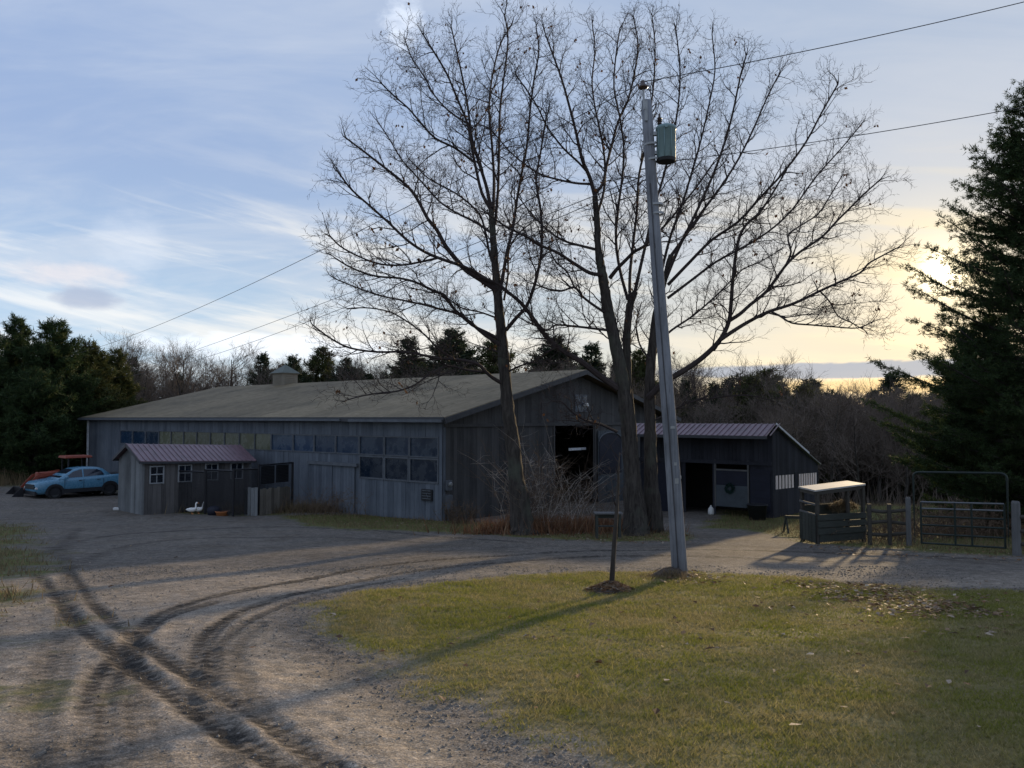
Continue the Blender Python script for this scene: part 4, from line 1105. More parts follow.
m0.raw(v.reshape(-1, 3), None, np.arange(3 * n).reshape(-1, 3)); tag(m0.build('mulch_chips', M['litter']), 'loose bark chips and leaves over the mulch mound', 'mulch', kind='stuff')
sap = thing('young_tree', tuple(sb), 'thin bare young tree growing from a mulch mound on the lawn', 'tree')
pts = [P(x, y, sb.y) for x, y in ((611.5, 596), (612, 580), (613.2, 560), (614.5, 540), (616, 520), (617.3, 500), (618, 482), (618.5, 466), (619.5, 452))]
mb = MB(); mb.tube(pts, [.052, .046, .04, .037, .034, .028, .021, .014, .006], 8); mb.build('trunk', M['bark'], sap, True)
mb = MB()
for k in range(12):
    q = pts[4 + k % 4].lerp(pts[5 + k % 4], rng.random()); a = rng.uniform(0, 6.28); L = rng.uniform(.12, .3)
    d = Vector((math.cos(a) * .7, math.sin(a) * .7, .7)); mb.tube([q, q + d * L * .5, q + d * L + UP * L * .25], [.01, .007, .003], 3, False)
mb.build('branches', M['twig'], sap)
bq = P(608, 513, 24.6)
bench = thing('bench', (bq.x, bq.y, sg(bq.x, bq.y)), 'small weathered bench table standing before the big tree trunks', 'bench')
zt = bq.z; mb = MB()
for k in range(3): mb.box((bq.x, bq.y - .14 + .14 * k, zt), (.88, .125, .04))
mb.build('seat', M['post_wood'], bench)
for e in (-.36, .36):
    for f in (-.13, .13):
        z0 = sg(bq.x + e, bq.y + f) - .05; mb = MB(); mb.box((bq.x + e, bq.y + f, (zt - .02 + z0) / 2), (.07, .07, zt - .02 - z0)); mb.build('leg', M['dark_rail'], bench)
mb = MB(); mb.box((bq.x, bq.y, zt - .1), (.8, .03, .12)); mb.box((bq.x, bq.y + .05, zt - .42), (.7, .2, .03)); mb.build('stretcher', M['dark_rail'], bench)
n = 2600; x = pb.x - .22 + nr.normal(0, .24, n); y = pb.y - .12 + nr.normal(0, .2, n)
blades('grass_clump', M['dry_grass'], x, y, .05 + .2 * nr.random(n) * np.exp(-((x - pb.x + .15) / .3) ** 2), .008 + .01 * nr.random(n), .3 + .6 * nr.random(n), 'dark grass clump with leaves at the foot of the utility pole', 'grass')
mb = MB(); k_ = 22; v = []
prof = [(0, .2), (.15, .19), (.26, .13), (.38, .05), (.5, -.05)]
for r_, z_ in prof:
    for i in range(k_):
        a = 6.2832 * i / k_; rr = r_ * (1 + .15 * math.sin(2 * a + 2) + rng.uniform(-.06, .06)); v.append((pb.x - .16 + rr * math.cos(a), pb.y - .05 + rr * math.sin(a) * .8, pb.z - .09 * rr * math.sin(a) + z_ * (1 + rng.uniform(-.15, .15))))
mb.raw(v, [(j * k_ + i, j * k_ + (i + 1) % k_, (j + 1) * k_ + (i + 1) % k_, (j + 1) * k_ + i) for j in range(len(prof) - 1) for i in range(k_)])
tag(mb.build('earth_mound', M['mulch'], None, True), 'dark earth mound banked against the foot of the utility pole', 'mound')

# ------------------------------------------------------------------ pickup truck
wf, wr_ = G(53, 498.5), G(109.5, 495.5)
cdir = (wf - wr_); cdir.z = 0; cdir.normalize(); cside = Vector((-cdir.y, cdir.x, 0))
cc = wf.lerp(wr_, .5) - cside * -.8                 # the visible side is the car's left, towards us
if (cc - Vector((0, 0, cc.z))).length < (wf.lerp(wr_, .5) - Vector((0, 0, cc.z))).length: cc = wf.lerp(wr_, .5) + cside * -.8
SGN = 1 if cside.y < 0 else -1
cz = min(wf.z, wr_.z) + .0
car = thing('pickup_truck', (cc.x, cc.y, cz), 'light blue crew cab pickup truck parked left of the grey shed', 'pickup truck')
cw = lambda x, y, z: (cc.x + cdir.x * x + cside.x * y, cc.y + cdir.y * x + cside.y * y, cz + z)


def loft(secs, mb):
    """secs: list of closed rings with equal counts"""
    n = len(secs[0]); v = [p for s in secs for p in s]
    q = [(k * n + i, k * n + (i + 1) % n, (k + 1) * n + (i + 1) % n, (k + 1) * n + i) for k in range(len(secs) - 1) for i in range(n)]
    b = len(v); v += [tuple(np.mean(secs[0], 0)), tuple(np.mean(secs[-1], 0))]; m_ = (len(secs) - 1) * n
    t = [(b, (i + 1) % n, i) for i in range(n)] + [(b + 1, m_ + i, m_ + (i + 1) % n) for i in range(n)]
    mb.raw(v, q, t)


st_ = [(2.47, .5, .78, .66), (2.42, .38, .9, .8), (2.25, .34, 1.0, .9), (1.7, .34, 1.08, .94), (1.15, .34, 1.14, .95), (.2, .34, 1.16, .95), (-.8, .34, 1.19, .95), (-1.4, .34, 1.24, .955), (-2.1, .38, 1.26, .95), (-2.42, .45, 1.26, .9), (-2.5, .55, 1.18, .84)]
mb = MB(); secs = []
for x_, zb, zs, hw in st_:
    half = [(hw * .86, zb), (hw * .97, zb + .14), (hw, zb + .34), (hw * .985, zs - .14), (hw * .93, zs - .02), (hw * .8, zs + .02)]
    secs.append([cw(x_, y, z) for y, z in half] + [cw(x_, -y, z) for y, z in reversed(half)])
loft(secs, mb); body = mb.build('body', M['car_paint'], car, True)
mb = MB(); secs = []
gh = [(1.3, 1.13, .84), (.95, 1.36, .76), (.5, 1.6, .69), (.2, 1.7, .67), (-.3, 1.74, .67), (-.9, 1.71, .66), (-1.2, 1.6, .68), (-1.62, 1.25, .8)]
for x_, zt, ht in gh:
    half = [(.9, 1.09), (.88, 1.13), (ht + .02, max(1.135, zt - .04)), (ht - .06, max(1.14, zt))]
    secs.append([cw(x_, y, z) for y, z in half] + [cw(x_, -y, z) for y, z in reversed(half)])
loft(secs, mb); mb.build('cab', M['car_paint'], car, True)
hwz = lambda x_, z: np.interp(z, [1.13, np.interp(-x_, [-g[0] for g in gh], [g[1] for g in gh])], [.88, np.interp(-x_, [-g[0] for g in gh], [g[2] for g in gh]) + .02]) + .012
for poly in ([(.98, 1.19), (.5, 1.52), (.14, 1.62), (.02, 1.63), (.02, 1.21)], [(-.06, 1.21), (-.06, 1.63), (-.82, 1.6), (-1.05, 1.5), (-1.2, 1.27)]):
    for sy in (1, -1):
        mb = MB(); mb.raw([cw(a, sy * hwz(a, b), b) for a, b in poly]); mb.T.append(np.array([(0, i, i + 1) for i in range(1, len(poly) - 1)])); mb.tm.append(np.zeros(len(poly) - 2)); mb.build('window', M['car_glass'], car)
mb = MB(); mb.raw([cw(1.2, -.74, 1.21), cw(1.2, .74, 1.21), cw(.46, .58, 1.64), cw(.46, -.58, 1.64)], [(0, 1, 2, 3)]); mb.build('windscreen', M['car_glass'], car)
mb = MB(); mb.box(cw(-2.1, 0, 1.275), (1.0, 1.6, .04), Matrix((cdir, cside, UP)).transposed()); mb.build('bed_cover', M['cladding'], car)
CMx = Matrix((cdir, cside, UP)).transposed()
for wx in (1.5, -1.5):
    for sy in (1, -1):
        w = MB(); w._lathe(Vector(cw(wx, sy * .74, .4)), [(.25, 0), (.37, 0), (.4, .03), (.4, .19), (.37, .225), (.25, .225)], 26, cside * sy, 0); wh = w.build('wheel', M['tyre'], car, True)
        w = MB(); w._lathe(Vector(cw(wx, sy * .74, .4)), [(.24, .2), (.22, .17), (.05, .15), (.045, .2), (0, .205)], 20, cside * sy, 0)
        for k in range(5):
            a = k * 1.2566; w.beam(Vector(cw(wx + .05 * math.cos(a), sy * .935, .4 + .05 * math.sin(a))), Vector(cw(wx + .23 * math.cos(a), sy * .945, .4 + .23 * math.sin(a))), .045, .02, tuple(cside))
        w.build('rim', M['rim'], wh)
        w = MB(); ar = [(math.cos(t), math.sin(t)) for t in np.linspace(-.25, math.pi + .25, 17)]
        w.prism([cw(wx + .5 * a, sy * .945, .41 + .48 * b) for a, b in ar], cside * sy * .02); w.build('wheel_arch', M['cladding'], car)
for sy in (1, -1):
    mb = MB(); mb.box(cw(0, sy * .95, .46), (2.0, .05, .22), CMx); mb.build('sill', M['cladding'], car)
    mb = MB(); mb.box(cw(2.33, sy * .72, .68), (.24, .24, .12), CMx); bevel(mb.build('headlight', M['lamp_glass'], car), .03)
    mb = MB(); mb.box(cw(.92, sy * 1.03, 1.22), (.13, .2, .14), CMx); bevel(mb.build('mirror', M['car_paint'], car), .03)
    for hx in (.15, -.85):
        mb = MB(); mb.box(cw(hx, sy * .956, 1.02), (.17, .03, .03), CMx); mb.build('door_handle', M['cladding'], car)
    mb = MB(); mb.box(cw(-2.45, sy * .78, .98), (.12, .2, .22), CMx); mb.build('tail_light', M['tractor_red'], car)
mb = MB(); mb.box(cw(2.44, 0, .76), (.08, 1.25, .26), CMx); mb.build('grille', M['cladding'], car)
mb = MB(); mb.box(cw(2.4, 0, .42), (.16, 1.55, .2), CMx); mb.box(cw(-2.45, 0, .48), (.12, 1.5, .2), CMx); mb.build('bumper', M['cladding'], car)
mb = MB()
for hx in (1.0, -.02, -1.12):
    for sy in (1, -1): mb.box(cw(hx, sy * .955, .78), (.012, .02, .6), CMx)
mb.build('door_gap', M['cladding'], car)

# ------------------------------------------------------------------ tractor
bk = P(13, 480, 43.8); bk.z = sg(bk.x, bk.y); tcn = P(72, 480, 46.0); tcn.z = sg(tcn.x, tcn.y)
td = (bk - tcn); td.z = 0; td.normalize(); tsd = Vector((-td.y, td.x, 0)); TM = Matrix((td, tsd, UP)).transposed()
tz = tcn.z; tw = lambda x, y, z: Vector((tcn.x + td.x * x + tsd.x * y, tcn.y + td.y * x + tsd.y * y, tz + z))
LB = (bk - tcn).length
trac = thing('tractor', tuple(tcn), 'orange red compact tractor with canopy and black front bucket behind the blue pickup', 'tractor')
mb = MB(); mb.box(tw(1.1, 0, 1.1), (1.4, .66, .6), TM, taper=.84); mb.box(tw(1.83, 0, 1.1), (.16, .58, .6), TM, taper=.8); bevel(mb.build('hood', M['tractor_red'], trac), .05)
mb = MB(); mb.box(tw(.9, 0, .62), (2.2, .4, .3), TM); mb.box(tw(-.5, 0, .7), (.9, .7, .35), TM); mb.build('chassis', M['cladding'], trac)
mb = MB(); mb.box(tw(-.15, 0, 2.24), (1.5, 1.35, .14), TM, taper=.93); bevel(mb.build('canopy', M['tractor_red'], trac), .03)
for x_ in (-.7, .38):
    for y_ in (-.55, .55):
        mb = MB(); mb.box(tw(x_, y_, 1.5), (.07, .07, 1.4), TM); mb.build('canopy_post', M['cladding'], trac)
mb = MB(); mb.box(tw(-.35, 0, 1.05), (.5, .5, .12), TM); mb.box(tw(-.6, 0, 1.32), (.1, .5, .5), TM); mb.build('seat', M['cladding'], trac)
mb = MB(); mb.tube([tw(.35, 0, 1.1), tw(.15, 0, 1.42)], .025, 6); mb._lathe(tw(.13, 0, 1.43), [(.15, 0), (.185, .0), (.185, .03), (.15, .03)], 16, (tw(.13, 0, 1.43) - tw(.3, 0, 1.15)), 0); mb.build('steering_wheel', M['cladding'], trac)
for x_, r_, w_, yy in ((-.55, .7, .36, .55), (1.35, .46, .25, .5)):
    for sy in (1, -1):
        w = MB(); w._lathe(tw(x_, sy * yy, r_), [(r_ * .55, 0), (r_ * .9, 0), (r_, .04), (r_, w_ - .04), (r_ * .9, w_), (r_ * .55, w_)], 24, tsd * sy, 0)
        for k in range(18):
            a = k * 6.2832 / 18; w.beam(tw(x_ + r_ * math.cos(a), sy * (yy + .02), r_ + r_ * math.sin(a)), tw(x_ + r_ * math.cos(a + .2), sy * (yy + w_ - .02), r_ + r_ * math.sin(a + .2)), .05, .05)
        wh = w.build('wheel', M['tyre'], trac)
        w = MB(); w._lathe(tw(x_, sy * yy, r_), [(r_ * .55, w_ * .8), (r_ * .45, w_ * .6), (r_ * .15, w_ * .6), (0, w_ * .65)], 18, tsd * sy, 0); w.build('rim', M['tractor_red'], wh)
    if x_ < 0:
        for sy in (1, -1):
            w = MB(); w.tube([tw(x_ + .72 * math.cos(a), sy * .68, r_ + .72 * math.sin(a)) for a in np.linspace(.5, 2.6, 9)], .05, 6); w.box(tw(x_, sy * .66, 1.36), (.6, .3, .05), TM); w.build('fender', M['tractor_red'], trac)
for sy in (1, -1):
    mb = MB(); mb.beam(tw(.55, sy * .46, 1.4), tw(1.95, sy * .46, 1.2), .09, .16); mb.beam(tw(1.95, sy * .46, 1.2), tw(LB - .35, sy * .46, .3), .08, .14); mb.beam(tw(.55, sy * .46, .6), tw(.55, sy * .46, 1.25), .1, .14); mb.build('loader_arm', M['tractor_red'], trac)
mb = MB(); bx = LB - .3
mb.prism([tw(bx, -.7, .62), tw(bx - .05, -.7, .3), tw(bx, -.7, .05), tw(bx + .65, -.7, .03), tw(bx + .6, -.7, .07), tw(bx + .08, -.7, .12), tw(bx + .03, -.7, .32), tw(bx + .08, -.7, .6)], tsd * 1.4)
for sy in (-.7, .83): mb.prism([tw(bx, sy, .62), tw(bx - .05, sy, .3), tw(bx, sy, .05), tw(bx + .65, sy, .03), tw(bx + .12, sy, .6)], tsd * .03)
mb.build('bucket', M['black_metal'], trac)

# ------------------------------------------------------------------ big bare trees
GA = R(137.5)


def curve(pts, n=4):
    p = [Vector(q) for q in pts]; p = [p[0] * 2 - p[1]] + p + [p[-1] * 2 - p[-2]]; out = []
    for i in range(1, len(p) - 2):
        for k in range(n):
            t = k / n; a, b, c, d = p[i - 1:i + 3]
            out.append(.5 * ((2 * b) + (c - a) * t + (2 * a - 5 * b + 4 * c - d) * t * t + (3 * b - a - 3 * c + d) * t ** 3))
    out.append(p[-2]); return out


TIPS = []


def sprout(mb, q, d, L, r, lev, rg, up=.25, spec=None):
    """one branch and everything that grows from it"""
    n = {1: 7, 2: 6, 3: 4, 4: 3}[lev]; pts = [q.copy()]; d = d.normalized(); st = L / (n - 1)
    for i in range(n - 1):
        wig = .20 if lev < 3 else .28
        d = (d + Vector((rg.gauss(0, wig), rg.gauss(0, wig), rg.gauss(0, wig) + up * .3))).normalized()
        pts.append(pts[-1] + d * st)
    rr = [r * (1 - .75 * (i / (n - 1)) ** .9) for i in range(n)]
    mb.tube(pts, rr, {1: 5, 2: 4, 3: 3, 4: 3}[lev], False)
    TIPS.append(pts[-1])
    if lev < 4: grow_on(mb, pts, rr, lev, rg, .15, up)


def grow_on(mb, pts, rr, lev, rg, t0, up=.25, dens=1.):
    seg = [(pts[i + 1] - pts[i]).length for i in range(len(pts) - 1)]; tot = sum(seg)
    gap = {0: .25, 1: .23, 2: .13, 3: .105}[lev] / dens
    s = tot * t0 + rg.random() * gap; a = rg.uniform(0, 6.28)
    while s < tot * 1.0001:
        k, acc = 0, 0
        while k < len(seg) - 1 and acc + seg[k] < s: acc += seg[k]; k += 1
        f = min(1, (s - acc) / max(1e-6, seg[k])); q = pts[k].lerp(pts[k + 1], f); d = (pts[k + 1] - pts[k]).normalized()
        rloc = rr[k] * (1 - f) + rr[k + 1] * f; t = s / tot
        ref = Vector((0, 0, 1)) if abs(d.z) < .9 else Vector((1, 0, 0)); e1 = d.cross(ref).normalized(); e2 = d.cross(e1)
        a += GA + rg.gauss(0, .4); sp = R(rg.uniform(28, 55))
        nd = d * math.cos(sp) + (e1 * math.cos(a) + e2 * math.sin(a)) * math.sin(sp)
        if lev <= 1 and nd.z < -.15: nd.z *= .3
        L = {0: rg.uniform(.7, 2.2) * (1.1 - .68 * t), 1: rg.uniform(.4, 1.05) * (1.1 - .55 * t), 2: rg.uniform(.22, .6), 3: rg.uniform(.08, .26)}[lev]
        r_ = min(rloc * .62, {0: .026, 1: .015, 2: .0095, 3: .0065}[lev] * (.8 + .4 * rg.random())); r_ = max(r_, .0055)
        sprout(mb, q, nd, L, r_, lev + 1, rg, up)
        s += gap * rg.uniform(.6, 1.5)


def big_tree(base_px, trunks, guides, dep, label, seed, nleaf):
    rg = random.Random(seed); tm = MB(); cm = MB(); TIPS.clear()
    b = G(*base_px)
    root = thing('bare_tree', (b.x, b.y, b.z), label, 'tree', None)
    s_ = F / dep
    for pl in trunks:
        n = len(pl); pts = curve([P(x, y, dep + dd) for x, y, w, dd in pl], 7); rad = np.interp(np.linspace(0, n - 1, len(pts)), range(n), [w * (.77 if y < 515 else .88) / 2 / s_ for x, y, w, dd in pl])
        rad = list(rad); tm.tube(pts, rad, 14, jit=.07)
        up_ = [p for p in pts if p.z > 3.2]
        if len(up_) > 3: grow_on(cm, up_, list(rad[-len(up_):]), 0, rg, .05, .3, .6)
    for pl, w0, w1, d0, d1 in guides:
        n = len(pl); pts = curve([P(x, y, dep + d0 + (d1 - d0) * i / (n - 1)) for i, (x, y) in enumerate(pl)], 3); m_ = len(pts)
        w0 *= .82; rad = [(w0 + (w1 - w0) * (i / (m_ - 1)) ** .8) / 2 / s_ for i in range(m_)]
        cm.tube(pts, rad, 7 if w0 > 4 else 5, False)
        grow_on(cm, pts, rad, 0, rg, .28 if w0 > 5 else .15, .22)
        d = (pts[-1] - pts[-2]).normalized()
        for k in range(2): sprout(cm, pts[-1], d + Vector((rg.gauss(0, .3), rg.gauss(0, .3), rg.gauss(0, .2))), rg.uniform(.35, .75), rad[-1] * .8, 2, rg, .25)
    tm.build('trunk', M['bark'], root, True); cm.build('crown', M['twig'], root)
    lm = MB()
    for k in range(nleaf):
        q = rg.choice(TIPS) - UP * rg.uniform(0, .08); n_ = rg.choice([1, 1, 1, 2, 3])
        for j in range(n_):
            d1 = Vector((rg.gauss(0, .7), rg.gauss(0, .7), -1)).normalized() * rg.uniform(.1, .17); d2 = d1.cross(Vector((rg.gauss(0, 1), rg.gauss(0, 1), .1))).normalized() * rg.uniform(.03, .06); o_ = Vector((rg.gauss(0, .05), rg.gauss(0, .05), rg.gauss(0, .04)))
            lm.raw([tuple(q + o_), tuple(q + o_ + d1 * .5 - d2), tuple(q + o_ + d1), tuple(q + o_ + d1 * .5 + d2 + Vector((0, .03, 0)))], [(0, 1, 2, 3)])
    lv = lm.build('dead_leaves', M['dead_leaf'], root); lv['kind'] = 'stuff'
    return root


big_tree((522, 531), [[(524, 538, 40, -.1), (522, 525, 27, 0), (517, 480, 20, 0), (512, 440, 18, 0), (507, 400, 16, 0), (503, 350, 14, .1), (500, 320, 13, .1), (497, 287, 11, .2), (495, 262, 9.5, .2), (493, 235, 8.5, .1), (491, 210, 7, 0)]],
    [([(491, 210), (482, 193), (476, 168), (472, 148), (467, 122), (457, 98), (447, 74), (434, 52), (424, 36)], 4.6, 1.5, 0, -1.5),
     ([(491, 208), (486, 185), (478, 160), (472, 138), (468, 108), (463, 80), (456, 48), (451, 26)], 5, 1.4, 0, 1.2),
     ([(493, 212), (494, 180), (492, 145), (489, 110), (492, 78), (500, 45), (512, 24)], 4.4, 1.4, .1, 2.4),
     ([(495, 225), (498, 190), (499, 150), (500, 110), (504, 76), (508, 40), (505, 16)], 4, 1.3, .1, -2.),
     ([(474, 162), (455, 148), (435, 138), (420, 122), (408, 108), (393, 95), (382, 84)], 3.2, 1.3, -.4, -2.6),
     ([(470, 125), (450, 112), (435, 96), (425, 78), (412, 58), (405, 40)], 2.5, 1.2, -.6, 1.5),
     ([(497, 290), (480, 279), (466, 270), (455, 258), (445, 245), (437, 230), (428, 219), (420, 204), (411, 190), (398, 178), (380, 164), (362, 150), (346, 138)], 7.5, 1.6, .1, -1.2),
     ([(495, 285), (478, 274), (462, 266), (444, 260), (425, 252), (407, 240), (388, 222), (370, 206), (352, 190), (338, 172)], 5, 1.5, .1, -4.),
     ([(438, 258), (420, 262), (402, 265), (380, 264), (358, 256), (340, 246), (330, 236)], 3, 1.3, -1.2, -3.4),
     ([(498, 275), (490, 255), (486, 235), (480, 215), (465, 200), (450, 190), (428, 178), (410, 160)], 4, 1.3, .2, 2.6),
     ([(490, 232), (475, 222), (455, 212), (438, 200), (420, 180), (402, 160), (390, 140), (378, 122)], 3.4, 1.3, .1, 3.4),
     ([(500, 292), (503, 276), (507, 252), (513, 228), (517, 200), (522, 172), (527, 145), (530, 112), (534, 80), (539, 50), (536, 28)], 5, 1.4, .1, .6),
     ([(506, 330), (516, 318), (526, 307), (533, 290), (538, 271), (541, 254), (542, 230), (540, 205), (536, 180), (541, 150), (546, 118)], 5.2, 1.5, .1, -2.4),
     ([(504, 300), (508, 275), (509, 250), (520, 232), (533, 222)], 3, 1.3, .2, 1.5),
     ([(500, 345), (484, 334), (470, 322), (455, 310), (445, 296), (432, 290), (415, 282), (398, 278), (375, 276), (352, 268), (335, 258)], 5, 1.4, .0, -2.2),
     ([(501, 340), (486, 332), (472, 325), (458, 314), (440, 309), (425, 305), (402, 300), (382, 296), (358, 288), (338, 280)], 4.4, 1.4, .0, 2.0),
     ([(503, 384), (493, 378), (485, 371), (478, 364), (462, 360), (438, 358), (405, 352), (378, 352), (350, 348), (330, 338), (314, 326)], 5, 1.4, 0, -2.),
     ([(486, 372), (468, 370), (448, 366), (430, 374), (415, 385), (398, 391), (380, 393), (362, 396), (347, 400)], 3.2, 1.1, -.3, -3.4),
     ([(460, 362), (440, 350), (425, 335), (408, 322), (390, 312), (370, 308), (352, 308)], 2.6, 1.1, -.6, -2.8),
     ([(497, 318), (480, 312), (462, 308), (448, 298)], 2.6, 1.1, .1, -1.),
     ([(508, 372), (520, 366), (532, 362), (548, 352), (560, 345)], 3, 1.1, 0, -1.5)],
    26.0, 'bare tree with a single trunk in front of the barn corner', 5, 190)

big_tree((630, 533), [[(637, 541, 38, -.2), (635, 525, 27, -.1), (632, 480, 20, 0), (628, 430, 18, 0), (623, 385, 17, 0), (617, 352, 16, 0), (610, 320, 15, .1), (605, 292, 13.5, .1), (602, 272, 12, .1), (598, 248, 9, .1), (597, 220, 8, .1), (595, 196, 7, 0)],
                      [(642, 536, 22, .5), (636, 480, 13, .5), (631, 420, 12, .5), (627, 370, 12, .4), (627, 335, 10.5, .4), (630, 306, 9.5, .5), (635, 292, 8, .6)],
                      [(654, 533, 24, .9), (651, 480, 18, .9), (650, 430, 16, 1.0), (650, 380, 14, 1.1), (653, 340, 11, 1.2), (657, 310, 9.5, 1.2), (664, 282, 8, 1.2), (671, 255, 7, 1.2)]],
    [([(595, 196), (590, 178), (583, 162), (579, 146), (575, 128), (569, 105), (562, 80), (553, 55), (546, 36)], 5.5, 1.4, 0, -1.2),
     ([(595, 194), (603, 183), (606, 168), (611, 148), (618, 122), (628, 100), (634, 75), (638, 45), (634, 20)], 4.6, 1.4, 0, 1.8),
     ([(597, 215), (604, 190), (605, 165), (602, 140), (596, 112), (592, 82), (595, 50), (592, 22)], 3.8, 1.3, .1, 3.),
     ([(587, 172), (578, 162), (565, 150), (555, 138), (546, 125), (538, 108), (528, 92), (516, 75)], 3, 1.2, 0, -3.2),
     ([(592, 184), (575, 183), (556, 179), (540, 174), (526, 165), (510, 152), (500, 140)], 3.4, 1.3, 0, 2.4),
     ([(602, 275), (590, 273), (575, 264), (558, 253), (542, 246), (525, 236), (505, 226), (488, 214)], 5.4, 1.5, 0, -2.6),
     ([(598, 250), (582, 246), (562, 240), (545, 228), (530, 212), (518, 196)], 4, 1.4, .1, 2.6),
     ([(604, 312), (592, 304), (582, 296), (574, 287), (562, 291), (548, 289), (535, 284)], 3.8, 1.3, 0, -2.4),
     ([(574, 287), (567, 272), (556, 262), (549, 252), (540, 262)], 2.4, 1.1, -1.2, -2.6),
     ([(607, 330), (590, 328), (572, 326), (556, 325), (547, 330), (536, 326), (520, 318)], 3.6, 1.2, 0, -1.6),
     ([(618, 388), (600, 376), (582, 362), (562, 350), (545, 335), (530, 314), (520, 302), (508, 292), (498, 284), (480, 276)], 9, 2.2, 0, -1.2),
     ([(610, 278), (618, 268), (626, 260), (634, 252), (643, 247), (655, 236), (668, 222), (682, 205), (698, 185), (712, 165)], 5.5, 1.4, .1, -2.4),
     ([(628, 300), (620, 270), (616, 240), (618, 210), (622, 180), (624, 150), (620, 118), (614, 88), (616, 55), (620, 28)], 4.4, 1.3, .5, -.8),
     ([(630, 302), (630, 275), (633, 245), (637, 210), (639, 175), (646, 145), (650, 115), (654, 80), (655, 45), (652, 16)], 4.6, 1.3, .5, 2.4),
     ([(635, 292), (641, 265), (648, 235), (655, 205), (664, 175), (672, 140), (678, 108), (680, 70), (676, 30)], 4.8, 1.3, .6, .2),
     ([(655, 305), (662, 270), (671, 235), (682, 205), (692, 172), (701, 140), (709, 105), (715, 70), (712, 34)], 4.6, 1.3, 1.2, 3.6),
     ([(664, 284), (678, 250), (695, 215), (711, 180), (724, 145), (733, 112), (740, 78), (746, 56)], 4.8, 1.4, 1.2, -.6),
     ([(671, 256), (684, 238), (702, 212), (720, 188), (738, 160), (753, 130), (766, 100), (778, 76)], 4.8, 1.4, 1.2, 2.4),
     ([(668, 285), (690, 262), (712, 240), (738, 222), (760, 198), (784, 172), (806, 142), (822, 112), (838, 84)], 4.8, 1.4, 1.1, -2.2),
     ([(668, 298), (692, 280), (716, 262), (742, 248), (768, 232), (792, 210), (815, 178), (840, 150), (860, 126)], 4.2, 1.4, 1.2, 4.),
     ([(655, 345), (672, 330), (690, 318), (706, 305), (722, 290), (742, 270), (760, 262), (780, 250)], 3.6, 1.2, 1.1, 4.8),
     ([(648, 398), (664, 383), (680, 373), (697, 362), (712, 349), (722, 337), (729, 321), (731, 304), (733, 278), (738, 242), (746, 225), (760, 212), (772, 194), (783, 176)], 9, 1.5, .9, -1.6),
     ([(729, 321), (740, 314), (750, 305), (766, 292), (778, 276), (787, 264), (800, 252), (822, 237), (836, 222), (850, 208), (864, 194), (880, 180)], 5, 1.3, -.2, -2.6),
     ([(786, 265), (791, 252), (788, 236), (800, 226), (818, 214), (830, 196), (842, 176)], 2.8, 1.1, -1.4, .8),
     ([(720, 340), (735, 330), (750, 321), (768, 312), (790, 305), (806, 298), (820, 291), (842, 281), (860, 273), (868, 264), (880, 257), (897, 248)], 5.4, 1.3, -.1, -1.2),
     ([(770, 311), (780, 316), (792, 323), (812, 325), (836, 327), (858, 328), (872, 322)], 2.8, 1.1, -.6, -2.),
     ([(820, 291), (830, 302), (838, 316), (850, 322), (864, 330)], 2.2, 1., -1., .4),
     ([(650, 360), (640, 345), (636, 325), (640, 308)], 3, 1.2, 1., 2.),
     ([(655, 420), (690, 402), (715, 398), (745, 395), (770, 400)], 2.6, 1., 1., 2.4),
     ([(617, 432), (600, 424), (585, 420), (572, 412), (562, 402), (552, 401)], 3.6, 1.1, 0, -2.)],
    25.8, 'spreading bare tree of several joined trunks behind the leaning pole', 9, 260)

# bramble, brush and weeds
def brush(name, label, cat, base, n, spread, hgt, mats, seed, lean=.35, rad=.006, tw=6):
    rg = random.Random(seed); mb = MB()
    for k in range(n):
        x_ = base.x + rg.gauss(0, spread[0]); y_ = base.y + rg.gauss(0, spread[1]); q = Vector((x_, y_, sg(x_, y_) - .02)); a = rg.uniform(0, 6.28)
        d = Vector((math.cos(a) * lean, math.sin(a) * lean, 1)); L = hgt * rg.uniform(.5, 1.15); pts = [q]
        for i in range(5): d = (d + Vector((rg.gauss(0, .25), rg.gauss(0, .25), -.06 * i * lean * 2))).normalized(); pts.append(pts[-1] + d * L / 5)
        mi = 0 if rg.random() < .7 else len(mats) - 1
        mb.tube(pts, [rad * 1.5, rad * 1.3, rad * 1.1, rad, rad * .8, rad * .4], 3, False, mi)
        for j in range(tw):
            i = rg.randint(1, 4); b = pts[i]; a = rg.uniform(0, 6.28); e = Vector((math.cos(a), math.sin(a), rg.uniform(-.1, .8))) * rg.uniform(.12, .35) * hgt * .5
            mb.tube([b, b + e * .5 + Vector((rg.gauss(0, .03), 0, rg.gauss(0, .03))), b + e], [rad * .7, rad * .6, rad * .3], 3, False, mi)
    return tag(mb.build(name, mats), label, cat)


brush('bramble_bush', 'tangle of pale bare bramble stems round the foot of the single trunk tree', 'bush', P(537, 525, 27.4), 110, (.8, .5), 3.9, [M['brown_twig'], M['pale_twig']], 21, .3, .005, 11)
brush('bramble_bush', 'pale twiggy brush growing across the dark barn doorway', 'bush', P(573, 520, 34.5), 60, (.8, .5), 2.5, [M['brown_twig'], M['pale_twig']], 22, .35, .006, 10)
brush('bramble_bush', 'brown leafless brush before the plank doors of the barn', 'bush', P(325, 512, 35.2), 90, (.9, .5), 1.5, [M['brown_twig'], M['brown_twig']], 23, .4, .007, 8)
brush('bramble_bush', 'dark low brush at the barn corner by the meter boxes', 'bush', P(460, 518, 30.9), 60, (.35, .3), 1.1, [M['brown_twig'], M['brown_twig']], 24, .3, .008, 8)
brush('bramble_bush', 'brown scrub right of the hay feeder along the rail fence', 'bush', P(872, 538, 23.6), 110, (.7, .5), 1.0, [M['brown_twig'], M['grey_twig']], 25, .45, .007, 8)
